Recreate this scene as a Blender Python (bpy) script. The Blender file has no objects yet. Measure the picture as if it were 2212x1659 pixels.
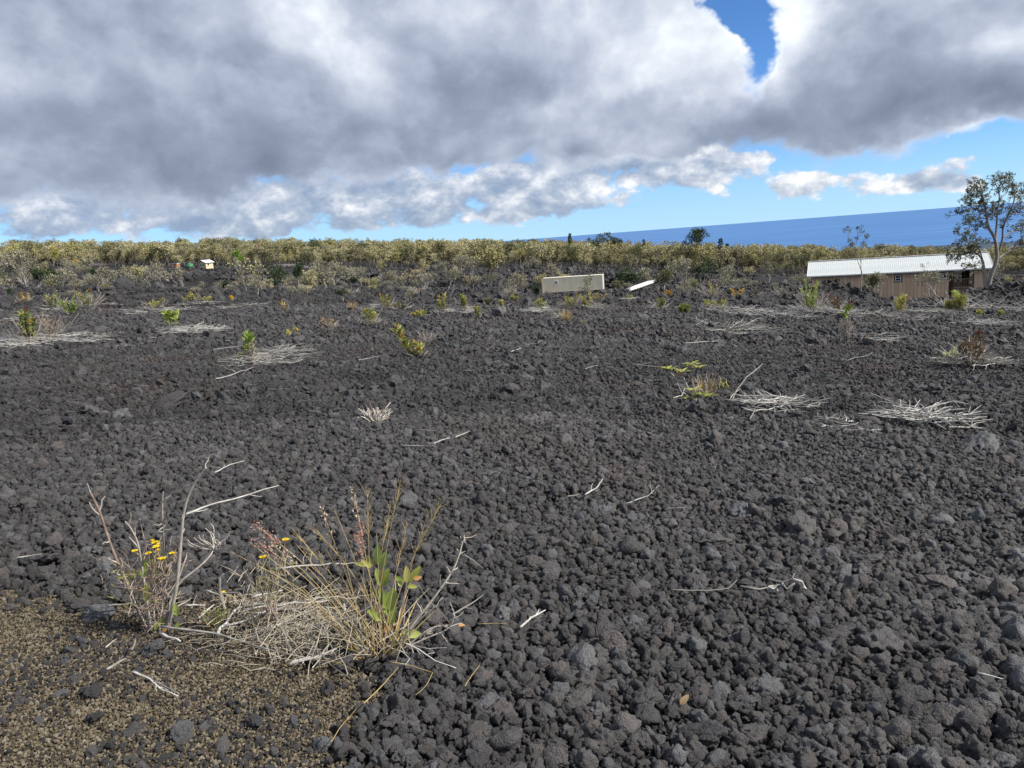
import bpy, math, random
import numpy as np
from mathutils import Vector, Matrix, noise as mnoise

R = math.radians
scene = bpy.context.scene
COL = scene.collection

# ------------------------------------------------------------------ camera
# pixel units used below for laying out: a 2212 x 1659 frame of the same lens
FW, FH, FPX = 2212.0, 1659.0, 1662.0
CAM = np.array([0.0, 0.0, 1.62])
PITCH, ROLL = R(10.58), R(4.30)
_f = Vector((0, math.cos(PITCH), -math.sin(PITCH)))
_r0 = Vector((1, 0, 0)); _u0 = _r0.cross(_f)
_r = (_r0 * math.cos(ROLL) - _u0 * math.sin(ROLL)).normalized()
_u = (_u0 * math.cos(ROLL) + _r0 * math.sin(ROLL)).normalized()
cd = bpy.data.cameras.new('camera'); cam = bpy.data.objects.new('camera', cd); COL.objects.link(cam)
cam.matrix_world = Matrix(((_r.x, _u.x, -_f.x, CAM[0]), (_r.y, _u.y, -_f.y, CAM[1]), (_r.z, _u.z, -_f.z, CAM[2]), (0, 0, 0, 1)))
cd.sensor_width = 36.0; cd.lens = 36.0 * FPX / FW; cd.clip_start = 0.05; cd.clip_end = 600000.0
scene.camera = cam
def ray(u, v):
    d = _f * FPX + _r * (u - FW / 2) - _u * (v - FH / 2)
    return np.array(d / d.y)                      # unit step in y (depth)
def az_el(u, v):
    d = ray(u, v); return math.degrees(math.atan2(d[0], d[1])), math.degrees(math.atan2(d[2], math.hypot(d[0], d[1])))

# ------------------------------------------------------------------ sun, exposure
SUN_AZ, SUN_EL = R(105), R(43)                    # clockwise from +Y
sl = bpy.data.lights.new('sun', 'SUN'); sun = bpy.data.objects.new('sun', sl); COL.objects.link(sun)
sl.energy = 5.0; sl.angle = R(1.0); sl.color = (1.0, 0.945, 0.86)
sdir = Vector((math.sin(SUN_AZ) * math.cos(SUN_EL), math.cos(SUN_AZ) * math.cos(SUN_EL), math.sin(SUN_EL)))
sun.rotation_euler = sdir.to_track_quat('Z', 'Y').to_euler()
scene.view_settings.view_transform = 'Standard'; scene.view_settings.look = 'None'
scene.view_settings.exposure = 0.40; scene.view_settings.gamma = 1.0; scene.view_settings.use_curve_mapping = False
cy = scene.cycles
cy.max_bounces = 4; cy.diffuse_bounces = 2; cy.glossy_bounces = 2; cy.transmission_bounces = 3; cy.transparent_max_bounces = 4
cy.use_denoising = True; cy.caustics_reflective = False; cy.caustics_refractive = False

# ------------------------------------------------------------------ node helpers
class NT:
    def __init__(s, tree): s.t = tree; s.n = tree.nodes; s.l = tree.links
    def node(s, typ, **kw):
        n = s.n.new(typ)
        for k, v in kw.items(): setattr(n, k, v)
        return n
    def put(s, sock, val):
        if isinstance(val, bpy.types.NodeSocket): s.l.new(val, sock)
        elif val is not None: sock.default_value = val
    def m(s, op, a, b=None, c=None, clamp=False):
        n = s.node('ShaderNodeMath', operation=op, use_clamp=clamp)
        for i, x in enumerate((a, b, c)):
            if x is not None: s.put(n.inputs[i], x)
        return n.outputs[0]
    def vm(s, op, a, b=None, scale=None):
        n = s.node('ShaderNodeVectorMath', operation=op)
        s.put(n.inputs[0], a)
        if b is not None: s.put(n.inputs[1], b)
        if scale is not None: s.put(n.inputs['Scale'], scale)
        return n.outputs[0] if op not in ('DOT_PRODUCT', 'LENGTH') else n.outputs['Value']
    def noise(s, vec, scale, detail=4, rough=0.55, dist=0.0, out='Fac', lac=2.0):
        n = s.node('ShaderNodeTexNoise')
        if vec is not None: s.l.new(vec, n.inputs['Vector'])
        n.inputs['Scale'].default_value = scale; n.inputs['Detail'].default_value = detail
        n.inputs['Roughness'].default_value = rough; n.inputs['Distortion'].default_value = dist
        n.inputs['Lacunarity'].default_value = lac
        return n.outputs[0 if out == 'Fac' else 1]
    def mix(s, fac, a, b, blend='MIX'):
        n = s.node('ShaderNodeMix', data_type='RGBA', blend_type=blend)
        s.put(n.inputs[0], fac); s.put(n.inputs[6], a); s.put(n.inputs[7], b)
        return n.outputs[2]
    def ramp(s, fac, stops, interp='LINEAR'):
        n = s.node('ShaderNodeValToRGB'); cr = n.color_ramp; cr.interpolation = interp
        while len(cr.elements) < len(stops): cr.elements.new(0.5)
        for e, (p, c) in zip(cr.elements, stops): e.position = p; e.color = (*c, 1) if len(c) == 3 else c
        s.put(n.inputs[0], fac); return n.outputs[0]
    def smooth(s, x, lo, hi):
        n = s.node('ShaderNodeMapRange', interpolation_type='SMOOTHSTEP')
        s.put(n.inputs[0], x); s.put(n.inputs[1], lo); s.put(n.inputs[2], hi)
        return n.outputs[0]

# ------------------------------------------------------------------ sky with clouds (world)
def build_world():
    w = bpy.data.worlds.new('World'); scene.world = w; w.use_nodes = True
    t = NT(w.node_tree); t.n.clear()
    out = t.node('ShaderNodeOutputWorld'); bg = t.node('ShaderNodeBackground'); t.l.new(bg.outputs[0], out.inputs[0])
    BG = 0.10; bg.inputs[1].default_value = BG
    sky = t.node('ShaderNodeTexSky', sky_type='NISHITA', sun_disc=False)
    sky.sun_elevation = SUN_EL; sky.sun_rotation = SUN_AZ
    sky.altitude = 300; sky.air_density = 0.62; sky.dust_density = 0.0; sky.ozone_density = 3.0
    skyc = t.vm('MULTIPLY', sky.outputs[0], (0.66, 0.98, 1.25))
    tc = t.node('ShaderNodeTexCoord'); d = tc.outputs['Generated']
    sp = t.node('ShaderNodeSeparateXYZ'); t.l.new(d, sp.inputs[0]); x, y, z = sp.outputs
    az = t.m('MULTIPLY', t.m('ARCTAN2', x, y), 57.2958)
    el = t.m('MULTIPLY', t.m('ARCSINE', z), 57.2958)
    stre = t.node('ShaderNodeMapping'); t.l.new(d, stre.inputs[0]); stre.inputs['Scale'].default_value = (1, 1, 1.25)
    p = stre.outputs[0]
    # deform directions a little so that placed cloud masses get natural outlines
    def puff(vec, scale):
        n = t.node('ShaderNodeTexVoronoi', voronoi_dimensions='3D', feature='F1', normalize=True)
        t.l.new(vec, n.inputs['Vector']); n.inputs['Scale'].default_value = scale; n.inputs['Detail'].default_value = 2.0; n.inputs['Roughness'].default_value = 0.5; n.inputs['Lacunarity'].default_value = 2.2
        return t.m('SUBTRACT', 1.0, n.outputs['Distance'])
    wn = t.noise(p, 5.5, 5, 0.6, out='Color')
    pw = t.vm('ADD', p, t.vm('SCALE', t.vm('SUBTRACT', wn, (0.5, 0.5, 0.5)), scale=0.16))
    ws = t.node('ShaderNodeSeparateXYZ'); t.l.new(wn, ws.inputs[0])
    aw = t.m('ADD', az, t.m('MULTIPLY', t.m('SUBTRACT', ws.outputs[0], 0.5), 11.0))
    ew = t.m('ADD', el, t.m('MULTIPLY', t.m('SUBTRACT', ws.outputs[1], 0.5), 6.0))
    DEG = 29.0
    cv = t.node('ShaderNodeCombineXYZ'); t.l.new(aw, cv.inputs[0]); t.l.new(ew, cv.inputs[1]); cvec = cv.outputs[0]
    ew2 = t.m('ADD', el, t.m('MULTIPLY', t.m('SUBTRACT', ws.outputs[1], 0.5), 2.2))
    cv2 = t.node('ShaderNodeCombineXYZ'); t.l.new(t.m('ADD', az, t.m('MULTIPLY', t.m('SUBTRACT', ws.outputs[0], 0.5), 5.0)), cv2.inputs[0]); t.l.new(ew2, cv2.inputs[1])
    use = [cvec]
    def blob(u, v, su, sv, wgt, rot=0):
        a0, e0 = az_el(u, v)
        mp = t.node('ShaderNodeMapping', vector_type='TEXTURE'); t.l.new(use[0], mp.inputs[0])
        mp.inputs['Location'].default_value = (a0, e0, 0); mp.inputs['Rotation'].default_value = (0, 0, R(rot)); mp.inputs['Scale'].default_value = (su * 1.9 / DEG, sv * 1.9 / DEG, 1)
        g = t.node('ShaderNodeTexGradient', gradient_type='QUADRATIC_SPHERE'); t.l.new(mp.outputs[0], g.inputs[0])
        return g.outputs['Fac'], wgt
    def total(lst, start):
        acc = start
        for b in lst:
            g, k_ = blob(*b); acc = t.m('MULTIPLY_ADD', g, k_ * 1.1, acc)
        return acc
    lightv = t.vm('ADD', p, (0.020, 0.0, 0.055))
    # --- high deck: large stratocumulus with a soft flat base
    lw = t.vm('ADD', pw, (0.016, 0.0, 0.030))
    pf, pfb = puff(pw, 7.0), puff(lw, 7.0)
    n1 = t.m('ADD', t.m('MULTIPLY', t.noise(p, 4.2, 9, 0.56, 0.2), 0.62), t.m('MULTIPLY', t.m('SUBTRACT', pf, 0.13), 0.5))
    n1b = t.m('ADD', t.m('MULTIPLY', t.noise(lightv, 4.2, 6, 0.56, 0.2), 0.62), t.m('MULTIPLY', t.m('SUBTRACT', pfb, 0.13), 0.5))
    base = t.smooth(t.m('ADD', ew, t.m('MULTIPLY', t.m('SUBTRACT', n1, 0.5), 3.5)), 3.8, 7.4)
    cov = total([
        (1586, 50, 54, 118, -1.30, 12), (1515, 5, 65, 30, -0.6), (1630, 8, 50, 50, -0.6), (1450, 70, 40, 30, -0.25), (1770, 150, 150, 90, 0.6), (1330, 60, 170, 160, 0.35), (100, 100, 250, 160, 0.5), (900, 80, 350, 150, 0.35),
        (1960, 270, 330, 75, 0.55), (2190, 330, 90, 60, -0.5), (1330, 330, 200, 50, 0.25), (700, 330, 500, 90, 0.4), (300, 250, 500, 200, 0.4),
        (1300, 140, 260, 200, 0.4), (2090, 20, 200, 90, 0.35)], t.m('MULTIPLY', base, 0.62))
    nh = t.noise(p, 15.0, 6, 0.62, 0.3)
    c1 = t.m('ADD', t.m('SUBTRACT', cov, 0.40), t.m('ADD', t.m('MULTIPLY', t.m('SUBTRACT', n1, 0.5), 1.15), t.m('MULTIPLY', t.m('SUBTRACT', nh, 0.5), 1.15)))
    a1 = t.m('MULTIPLY', t.smooth(c1, -0.10, 0.30), t.smooth(ew, 2.2, 4.4))
    relief = t.m('MULTIPLY', t.m('SUBTRACT', n1, n1b), 1.7)
    n3 = t.noise(p, 2.1, 6, 0.55)
    lum = total([
        (300, 300, 400, 150, -0.26), (560, 350, 260, 80, -0.12), (80, 60, 300, 110, 0.06), (240, 130, 130, 90, -0.10), (1900, 240, 330, 85, -0.36, 5), (1560, 265, 140, 50, -0.16), (1990, 60, 200, 60, -0.16),
        (1400, 130, 200, 170, 0.36), (1150, 80, 260, 130, 0.12), (1650, 110, 120, 60, 0.42, 40), (1520, 130, 60, 90, 0.2), (690, 110, 100, 80, 0.22), (740, 180, 60, 70, 0.12), (680, 40, 420, 45, 0.10), (1180, 260, 140, 80, 0.16),
        (2110, 275, 130, 26, 0.42, 4), (2190, 90, 90, 40, 0.26), (930, 180, 110, 130, -0.14), (1260, 335, 130, 30, -0.24), (1040, 220, 80, 90, -0.08), (860, 390, 240, 20, 0.10)],
        0.50)
    thin = t.m('SUBTRACT', 1.0, t.smooth(c1, 0.02, 0.42))
    lum = t.m('ADD', t.m('ADD', lum, relief), t.m('ADD', t.m('MULTIPLY', t.m('SUBTRACT', n3, 0.5), 0.42), t.m('ADD', t.m('MULTIPLY', t.m('SUBTRACT', nh, 0.5), 0.22), t.m('MULTIPLY', thin, 0.20))))
    k = 1.0 / BG
    sc = lambda c: tuple(v for v in c)
    col1 = t.ramp(lum, [(0.08, (0.16, 0.195, 0.27)), (0.34, (0.24, 0.285, 0.375)), (0.58, (0.38, 0.43, 0.53)), (0.82, (0.60, 0.64, 0.715)), (1.0, (0.80, 0.85, 0.88))])
    col1 = t.vm('SCALE', col1, scale=k)
    # --- low broken cumulus towards the horizon
    use[0] = cv2.outputs[0]
    str2 = t.node('ShaderNodeMapping'); t.l.new(d, str2.inputs[0]); str2.inputs['Scale'].default_value = (1, 1, 1.6)
    p2 = str2.outputs[0]
    n2 = t.noise(p2, 16.0, 9, 0.60, 0.15); n2b = t.noise(t.vm('ADD', p2, (0.007, 0.0, 0.028)), 16.0, 6, 0.60, 0.15)
    band = t.m('MULTIPLY', t.smooth(ew2, 0.0, 1.6), t.m('SUBTRACT', 1.0, t.smooth(ew2, 5.5, 7.5)))
    cov2 = total([
        (250, 425, 460, 62, 0.54), (800, 420, 380, 62, 0.52), (250, 490, 420, 26, 0.26), (800, 488, 360, 24, 0.20), (1180, 390, 170, 65, 0.50), (1130, 455, 150, 44, 0.34), (1480, 375, 150, 42, 0.66), (1330, 345, 200, 35, 0.40), (1600, 350, 120, 24, 0.25), (700, 490, 600, 28, 0.12),
        (1320, 460, 160, 24, 0.15), (1800, 385, 80, 34, 0.58), (1720, 402, 60, 20, 0.36), (1975, 395, 80, 30, 0.62), (2100, 392, 70, 34, 0.55), (2110, 338, 50, 14, 0.3), (1880, 345, 260, 14, -0.2),
        (1950, 440, 330, 22, -0.12), (1700, 470, 260, 20, 0.02)], t.m('MULTIPLY', band, 0.26))
    c2 = t.m('ADD', t.m('SUBTRACT', cov2, 0.47), t.m('MULTIPLY', t.m('SUBTRACT', n2, 0.5), 1.6))
    a2 = t.m('MULTIPLY', t.m('MULTIPLY', t.smooth(c2, 0.0, 0.20), t.smooth(el, -0.1, 0.9)), 0.93)
    lum2 = t.m('ADD', t.m('MULTIPLY', t.m('SUBTRACT', n2, n2b), 2.2), total([(250, 430, 480, 110, -0.20), (900, 430, 300, 80, -0.10), (1490, 365, 140, 30, 0.10), (1950, 390, 300, 40, 0.18)], 0.56))
    col2 = t.ramp(lum2, [(0.15, (0.225, 0.285, 0.40)), (0.45, (0.33, 0.385, 0.48)), (0.70, (0.53, 0.56, 0.62)), (0.95, (0.80, 0.80, 0.81))])
    col2 = t.vm('SCALE', col2, scale=k)
    hz = t.m('MULTIPLY', t.m('SUBTRACT', 1.0, t.smooth(el, 0.0, 7.0)), 0.62)
    skyc = t.mix(hz, skyc, (0.36 * k, 0.53 * k, 0.72 * k, 1))
    res = t.mix(a2, skyc, col2)
    res = t.mix(a1, res, col1)
    t.l.new(res, bg.inputs[0])
    w.cycles.sampling_method = 'MANUAL'; w.cycles.sample_map_resolution = 512
build_world()

# ------------------------------------------------------------------ numpy noise
def _h(ix, iy, s):
    n = (ix.astype(np.int64) * 374761393 + iy.astype(np.int64) * 668265263 + s * 974634777) & 0xFFFFFFFF
    n = ((n ^ (n >> 13)) * 1274126177) & 0xFFFFFFFF
    return ((n ^ (n >> 16)) & 0xFFFFFF) / float(0xFFFFFF)
def vn(x, y, s=0):
    x = np.asarray(x, float); y = np.asarray(y, float)
    ix = np.floor(x); iy = np.floor(y); fx = x - ix; fy = y - iy
    fx = fx * fx * (3 - 2 * fx); fy = fy * fy * (3 - 2 * fy)
    a = _h(ix, iy, s); b = _h(ix + 1, iy, s); c = _h(ix, iy + 1, s); d = _h(ix + 1, iy + 1, s)
    return (a + (b - a) * fx + (c - a) * fy + (a - b - c + d) * fx * fy) * 2 - 1
def fbm(x, y, o=4, s=0, g=0.5):
    t = 0; a = 1.0; n = 0
    for i in range(o):
        t = t + a * vn(x, y, s + i * 17); n += a; a *= g
        x = x * 2.03 + 11.3; y = y * 2.03 - 7.1
    return t / n
def sst(x, a, b):
    t = np.clip((x - a) / (b - a), 0, 1); return t * t * (3 - 2 * t)

# ------------------------------------------------------------------ terrain height
SX, SY = -0.0752, -0.0482
PROF_Y = [-60, 0, 45, 75, 100, 150, 168, 185, 220, 330, 420]
PROF_O = [0.0, 0, 0.0, -0.20, -0.8, -1.75, -1.0, 1.5, 4.4, 10.0, 15.6]
SEA_Z = -300.0
MOUNDS = []          # x, y, height, rx, ry, roughness
def height(x, y, fine=True):
    x = np.asarray(x, float); y = np.asarray(y, float)
    r = np.hypot(x, y)
    z = SX * x + SY * y + np.interp(y, PROF_Y, PROF_O)
    # cinder field undulation
    z = z + 0.085 * fbm(x * 0.75, y * 0.75, 3, 3) * sst(r, 1.5, 6) + 0.17 * fbm(x * 0.20 + 5, y * 0.26, 3, 9) * sst(r, 5, 16)
    # broken lava flow in the middle distance
    az = x / np.maximum(y, 1.0)
    clear_c = sst(az, -0.01, 0.03) * (1 - sst(az, 0.125, 0.16)) * (1 - sst(y, 158, 172))      # open ground before the container
    clear_h = sst(az, 0.455, 0.50) * (1 - sst(az, 0.575, 0.60)) * sst(y, 30, 50) * (1 - sst(y, 110, 130))   # and before the house
    am = sst(y, 62, 120) * (1 - sst(y, 205, 240)) * (1 - 0.95 * clear_c) * (1 - 0.9 * clear_h)
    rg = 1 - np.abs(fbm(x * 0.045 + 3.1, y * 0.075, 4, 21))
    z = z - 2.0 * sst(az, 0.0, 0.36) * sst(y, 175, 215)
    z = z + am * ((rg - 0.74) * 4.4 + 0.5 * fbm(x * 0.3, y * 0.3, 3, 41)) - clear_c * 0.25 * sst(y, 60, 100)
    z = z - clear_h * np.interp(y, [40, 60, 75, 90, 110], [0.0, 0.40, 0.95, 1.35, 1.4])
    for (mx, my, mh, rx, ry, ro) in MOUNDS:
        q = ((x - mx) / rx) ** 2 + ((y - my) / ry) ** 2
        k = np.exp(-q)
        z = z + k * mh * (1 + ro * fbm(x * 0.8, y * 0.8, 3, 77))
    far = np.clip(r - 430, 0, None)
    z = np.where(r > 430, np.maximum(z * np.exp(-far / 400.0) - 0.125 * far, SEA_Z + 2.5 + 0.6 * fbm(x * 0.002, y * 0.002, 3, 5)), z)
    return z
MOUNDS += [(34.0, 80, 1.45, 3.4, 3.2, 0.45), (38.3, 80, 0.75, 2.8, 3.0, 0.5), (41.6, 67, 0.55, 2.6, 4.0, 0.35), (45.6, 64, 1.25, 4.2, 6.0, 0.3), (49, 88, -0.3, 8, 7, 0.0),
           (-38, 78, 0.7, 15, 7.0, 0.6), (-12, 84, 0.4, 12, 6, 0.6)]
def gz(x, y): return float(height(np.array([x]), np.array([y]))[0])
def hit(u, v, lo=0.7, hi=330.0):
    d = ray(u, v)
    def first(ys):
        P = CAM[None, :] + ys[:, None] * d[None, :]
        f = P[:, 2] - height(P[:, 0], P[:, 1]); below = f < 0
        return (int(np.argmax(below)) if below.any() else len(ys) - 1), f
    ys = np.geomspace(lo, hi, 420); i, f = first(ys)
    if i > 0:
        ys = np.linspace(ys[i - 1], ys[i], 24); i, f = first(ys)
    y = ys[i]
    if i > 0:
        a, b = f[i - 1], f[i]; y = ys[i - 1] + (ys[i] - ys[i - 1]) * a / (a - b + 1e-12)
    q = CAM + y * d
    return Vector(q)
def at(u, v, depth):
    q = CAM + depth * ray(u, v); return Vector(q)
# cinder gravel area: polygon of ground points
GPOLY = [hit(*p) for p in [(-500, 1235), (0, 1255), (130, 1275), (260, 1292), (420, 1262), (560, 1268), (680, 1275), (770, 1330), (820, 1420), (830, 1500), (700, 1570), (620, 1690), (560, 1900), (-500, 1900)]]
GP = np.array([(p.x, p.y) for p in GPOLY])
def gravel_mask(x, y):
    x = np.asarray(x, float); y = np.asarray(y, float)
    inside = np.zeros(x.shape, bool); dist = np.full(x.shape, 1e9)
    n = len(GP)
    for i in range(n):
        x1, y1 = GP[i]; x2, y2 = GP[(i + 1) % n]
        c = ((y1 > y) != (y2 > y)) & (x < (x2 - x1) * (y - y1) / (y2 - y1 + 1e-12) + x1)
        inside ^= c
        dx, dy = x2 - x1, y2 - y1; tt = np.clip(((x - x1) * dx + (y - y1) * dy) / (dx * dx + dy * dy), 0, 1)
        dist = np.minimum(dist, np.hypot(x - x1 - tt * dx, y - y1 - tt * dy))
    sd = np.where(inside, dist, -dist)
    return sst(sd + 0.34 * fbm(x * 2.4, y * 2.4, 4, 91), -0.26, 0.24)

# ------------------------------------------------------------------ materials
MATS = {}
def mat(name, fn):
    m = bpy.data.materials.new(name); m.use_nodes = True
    t = NT(m.node_tree); b = t.n['Principled BSDF']
    b.inputs['Specular IOR Level'].default_value = 0.25
    fn(t, b); MATS[name] = m; return m
def bump(t, b, h, strength, dist):
    n = t.node('ShaderNodeBump'); n.inputs['Strength'].default_value = strength; n.inputs['Distance'].default_value = dist
    t.l.new(h, n.inputs['Height']); t.l.new(n.outputs[0], b.inputs['Normal'])
def geo_pos(t): return t.node('ShaderNodeNewGeometry').outputs['Position']
def simple(name, c, rough=0.8, var=0.0, vscale=5.0, c2=None, bmp=0, metal=0):
    def fn(t, b):
        b.inputs['Roughness'].default_value = rough; b.inputs['Metallic'].default_value = metal
        if c2 is not None:
            n = t.noise(geo_pos(t), vscale, 5, 0.6)
            rnd = t.node('ShaderNodeObjectInfo').outputs['Random']
            f = t.m('ADD', t.m('MULTIPLY', t.m('SUBTRACT', n, 0.5), 2.0), t.m('ADD', 0.5, t.m('MULTIPLY', t.m('SUBTRACT', rnd, 0.5), var)), clamp=True)
            t.l.new(t.mix(f, (*c, 1), (*c2, 1)), b.inputs['Base Color'])
            if bmp: bump(t, b, n, 0.6, bmp)
        else: b.inputs['Base Color'].default_value = (*c, 1)
    return mat(name, fn)
def rock_fn(scale, bmp, gain=1.0):
    def fn(t, b):
        b.inputs['Roughness'].default_value = 0.72; b.inputs['Specular IOR Level'].default_value = 0.5
        tc = t.node('ShaderNodeTexCoord').outputs['Object']
        rnd = t.node('ShaderNodeObjectInfo').outputs['Random']
        hue = t.ramp(rnd, [(0.0, (0.040, 0.0385, 0.040)), (0.30, (0.058, 0.055, 0.056)), (0.55, (0.076, 0.071, 0.071)), (0.72, (0.082, 0.072, 0.068)), (0.84, (0.084, 0.084, 0.088)), (0.96, (0.094, 0.096, 0.102)), (1.0, (0.115, 0.116, 0.120))])
        n = t.noise(tc, scale, 6, 0.68)
        v = t.noise(tc, scale * 4.5, 3, 0.6)
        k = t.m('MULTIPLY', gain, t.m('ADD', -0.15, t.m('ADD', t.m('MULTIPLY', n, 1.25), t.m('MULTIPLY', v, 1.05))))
        wp = t.noise(geo_pos(t), 0.55, 4, 0.6); wb = t.noise(geo_pos(t), 0.23, 3, 0.5)
        k = t.m('MULTIPLY', k, t.m('ADD', 0.52, t.m('MULTIPLY', wp, 0.92)))
        hue = t.mix(t.smooth(wb, 0.52, 0.72), hue, t.vm('MULTIPLY', hue, (1.12, 0.96, 0.88)))
        t.l.new(t.vm('SCALE', hue, scale=k), b.inputs['Base Color'])
        vo = t.node('ShaderNodeTexVoronoi'); t.l.new(tc, vo.inputs['Vector']); vo.inputs['Scale'].default_value = scale * 3.0
        h = t.m('ADD', t.m('MULTIPLY', n, 0.8), t.m('ADD', t.m('MULTIPLY', v, 0.35), t.m('MULTIPLY', vo.outputs['Distance'], 0.35)))
        bump(t, b, h, 1.0, bmp)
    return fn
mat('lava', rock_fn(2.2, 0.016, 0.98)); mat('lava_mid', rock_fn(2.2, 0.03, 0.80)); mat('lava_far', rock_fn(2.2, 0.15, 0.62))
def pebble_fn(t, b):
    b.inputs['Roughness'].default_value = 0.9
    rnd = t.node('ShaderNodeObjectInfo').outputs['Random']
    hue = t.ramp(rnd, [(0.0, (0.065, 0.058, 0.05)), (0.25, (0.17, 0.138, 0.10)), (0.55, (0.31, 0.25, 0.165)), (0.82, (0.43, 0.355, 0.24)), (1.0, (0.55, 0.49, 0.39))])
    n = t.noise(t.node('ShaderNodeTexCoord').outputs['Object'], 2.5, 4, 0.6)
    t.l.new(t.vm('SCALE', hue, scale=t.m('ADD', 0.55, t.m('MULTIPLY', n, 0.9))), b.inputs['Base Color'])
    bump(t, b, n, 0.8, 0.15)
mat('cinder', pebble_fn)
def ground_fn(t, b):
    b.inputs['Roughness'].default_value = 0.92
    p = geo_pos(t)
    n1 = t.noise(p, 0.35, 6, 0.65); n2 = t.noise(p, 7.0, 6, 0.7); n3 = t.noise(p, 45.0, 4, 0.65)
    f = t.m('ADD', t.m('MULTIPLY', n1, 0.35), t.m('ADD', t.m('MULTIPLY', n2, 0.4), t.m('MULTIPLY', n3, 0.3)))
    dark = t.ramp(f, [(0.32, (0.014, 0.0135, 0.0145)), (0.52, (0.036, 0.035, 0.037)), (0.72, (0.075, 0.070, 0.069))])
    g = t.node('ShaderNodeAttribute', attribute_name='gravel').outputs['Fac']
    far = t.node('ShaderNodeAttribute', attribute_name='coast').outputs['Fac']
    brown = t.ramp(n3, [(0.35, (0.08, 0.066, 0.045)), (0.65, (0.22, 0.175, 0.11))])
    flow = t.node('ShaderNodeAttribute', attribute_name='flow').outputs['Fac']
    dark = t.vm('SCALE', dark, scale=t.m('SUBTRACT', 1.0, t.m('MULTIPLY', flow, 0.45)))
    c = t.mix(g, dark, brown)
    coast = t.ramp(t.noise(p, 0.002, 6, 0.6), [(0.35, (0.035, 0.055, 0.085)), (0.7, (0.055, 0.075, 0.095))])  # far land: blue distance haze painted into the base colour
    t.l.new(t.mix(far, c, coast), b.inputs['Base Color'])
    vo = t.node('ShaderNodeTexVoronoi'); t.l.new(p, vo.inputs['Vector']); vo.inputs['Scale'].default_value = 9.0
    h = t.m('ADD', t.m('MULTIPLY', n2, 0.6), t.m('ADD', t.m('MULTIPLY', n3, 0.2), t.m('MULTIPLY', vo.outputs['Distance'], 0.3)))
    bump(t, b, h, 1.0, 0.12)
mat('ground', ground_fn)
def leaf_mat(name, c1, c2, trans=0.25, rough=0.55, accent=None, vs=1.3):
    def fn(t, b):
        b.inputs['Roughness'].default_value = rough
        rnd = t.node('ShaderNodeObjectInfo').outputs['Random']
        isl = t.node('ShaderNodeNewGeometry').outputs['Random Per Island']
        n = t.noise(geo_pos(t), vs, 3, 0.6)
        f = t.m('ADD', t.m('MULTIPLY', t.m('SUBTRACT', n, 0.5), 1.4), t.m('ADD', t.m('MULTIPLY', rnd, 0.5), t.m('MULTIPLY', isl, 0.5)), clamp=True)
        c = t.mix(f, (*c1, 1), (*c2, 1))
        if accent: c = t.mix(t.m('GREATER_THAN', isl, accent[1]), c, (*accent[0], 1))
        t.l.new(c, b.inputs['Base Color'])
        tr = t.node('ShaderNodeBsdfTranslucent'); t.l.new(c, tr.inputs[0])
        mx = t.node('ShaderNodeMixShader'); mx.inputs[0].default_value = trans
        o = t.n['Material Output']
        t.l.new(b.outputs[0], mx.inputs[1]); t.l.new(tr.outputs[0], mx.inputs[2]); t.l.new(mx.outputs[0], o.inputs[0])
    return mat(name, fn)
leaf_mat('leaf_green', (0.24, 0.33, 0.07), (0.46, 0.52, 0.15), 0.35, 0.4)
leaf_mat('leaf_yellowgreen', (0.25, 0.28, 0.065), (0.54, 0.50, 0.15), 0.3, 0.5, ((0.50, 0.33, 0.06), 0.90))
leaf_mat('leaf_mixed', (0.18, 0.22, 0.06), (0.42, 0.42, 0.13), 0.28, 0.5, ((0.48, 0.30, 0.07), 0.93))
leaf_mat('leaf_olive', (0.10, 0.105, 0.05), (0.21, 0.20, 0.095), 0.2, 0.7)
def forest_leaf(t, b):
    b.inputs['Roughness'].default_value = 0.8
    rnd = t.node('ShaderNodeObjectInfo').outputs['Random']; isl = t.node('ShaderNodeNewGeometry').outputs['Random Per Island']
    c = t.ramp(rnd, [(0.0, (0.10, 0.105, 0.05)), (0.2, (0.20, 0.19, 0.095)), (0.45, (0.31, 0.285, 0.155)), (0.65, (0.37, 0.335, 0.20)), (0.8, (0.29, 0.27, 0.105)), (0.92, (0.30, 0.25, 0.16)), (1.0, (0.14, 0.145, 0.07))])
    t.l.new(t.vm('SCALE', c, scale=t.m('ADD', 0.80, t.m('MULTIPLY', isl, 0.85))), b.inputs['Base Color'])
mat('leaf_forest', forest_leaf)
leaf_mat('leaf_grey', (0.20, 0.19, 0.13), (0.39, 0.365, 0.265), 0.2, 0.8, vs=0.4)
leaf_mat('leaf_ohia', (0.065, 0.075, 0.045), (0.20, 0.20, 0.11), 0.15, 0.5)
leaf_mat('leaf_dark', (0.028, 0.048, 0.024), (0.075, 0.105, 0.045), 0.12, 0.6)
leaf_mat('leaf_bright', (0.14, 0.26, 0.035), (0.26, 0.40, 0.05), 0.25, 0.5)
leaf_mat('leaf_gold', (0.45, 0.27, 0.02), (0.75, 0.45, 0.03), 0.2, 0.6)
leaf_mat('leaf_straw', (0.36, 0.26, 0.11), (0.55, 0.42, 0.20), 0.25, 0.6)
leaf_mat('leaf_rust', (0.15, 0.045, 0.032), (0.27, 0.10, 0.065), 0.2, 0.7)
leaf_mat('leaf_brown', (0.16, 0.10, 0.055), (0.30, 0.21, 0.12), 0.2, 0.8)
leaf_mat('leaf_orange', (0.45, 0.22, 0.08), (0.60, 0.36, 0.14), 0.25, 0.5)
leaf_mat('petal', (0.82, 0.62, 0.01), (0.90, 0.74, 0.02), 0.2, 0.5)
leaf_mat('plume', (0.42, 0.20, 0.155), (0.56, 0.34, 0.28), 0.3, 0.7)
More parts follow.
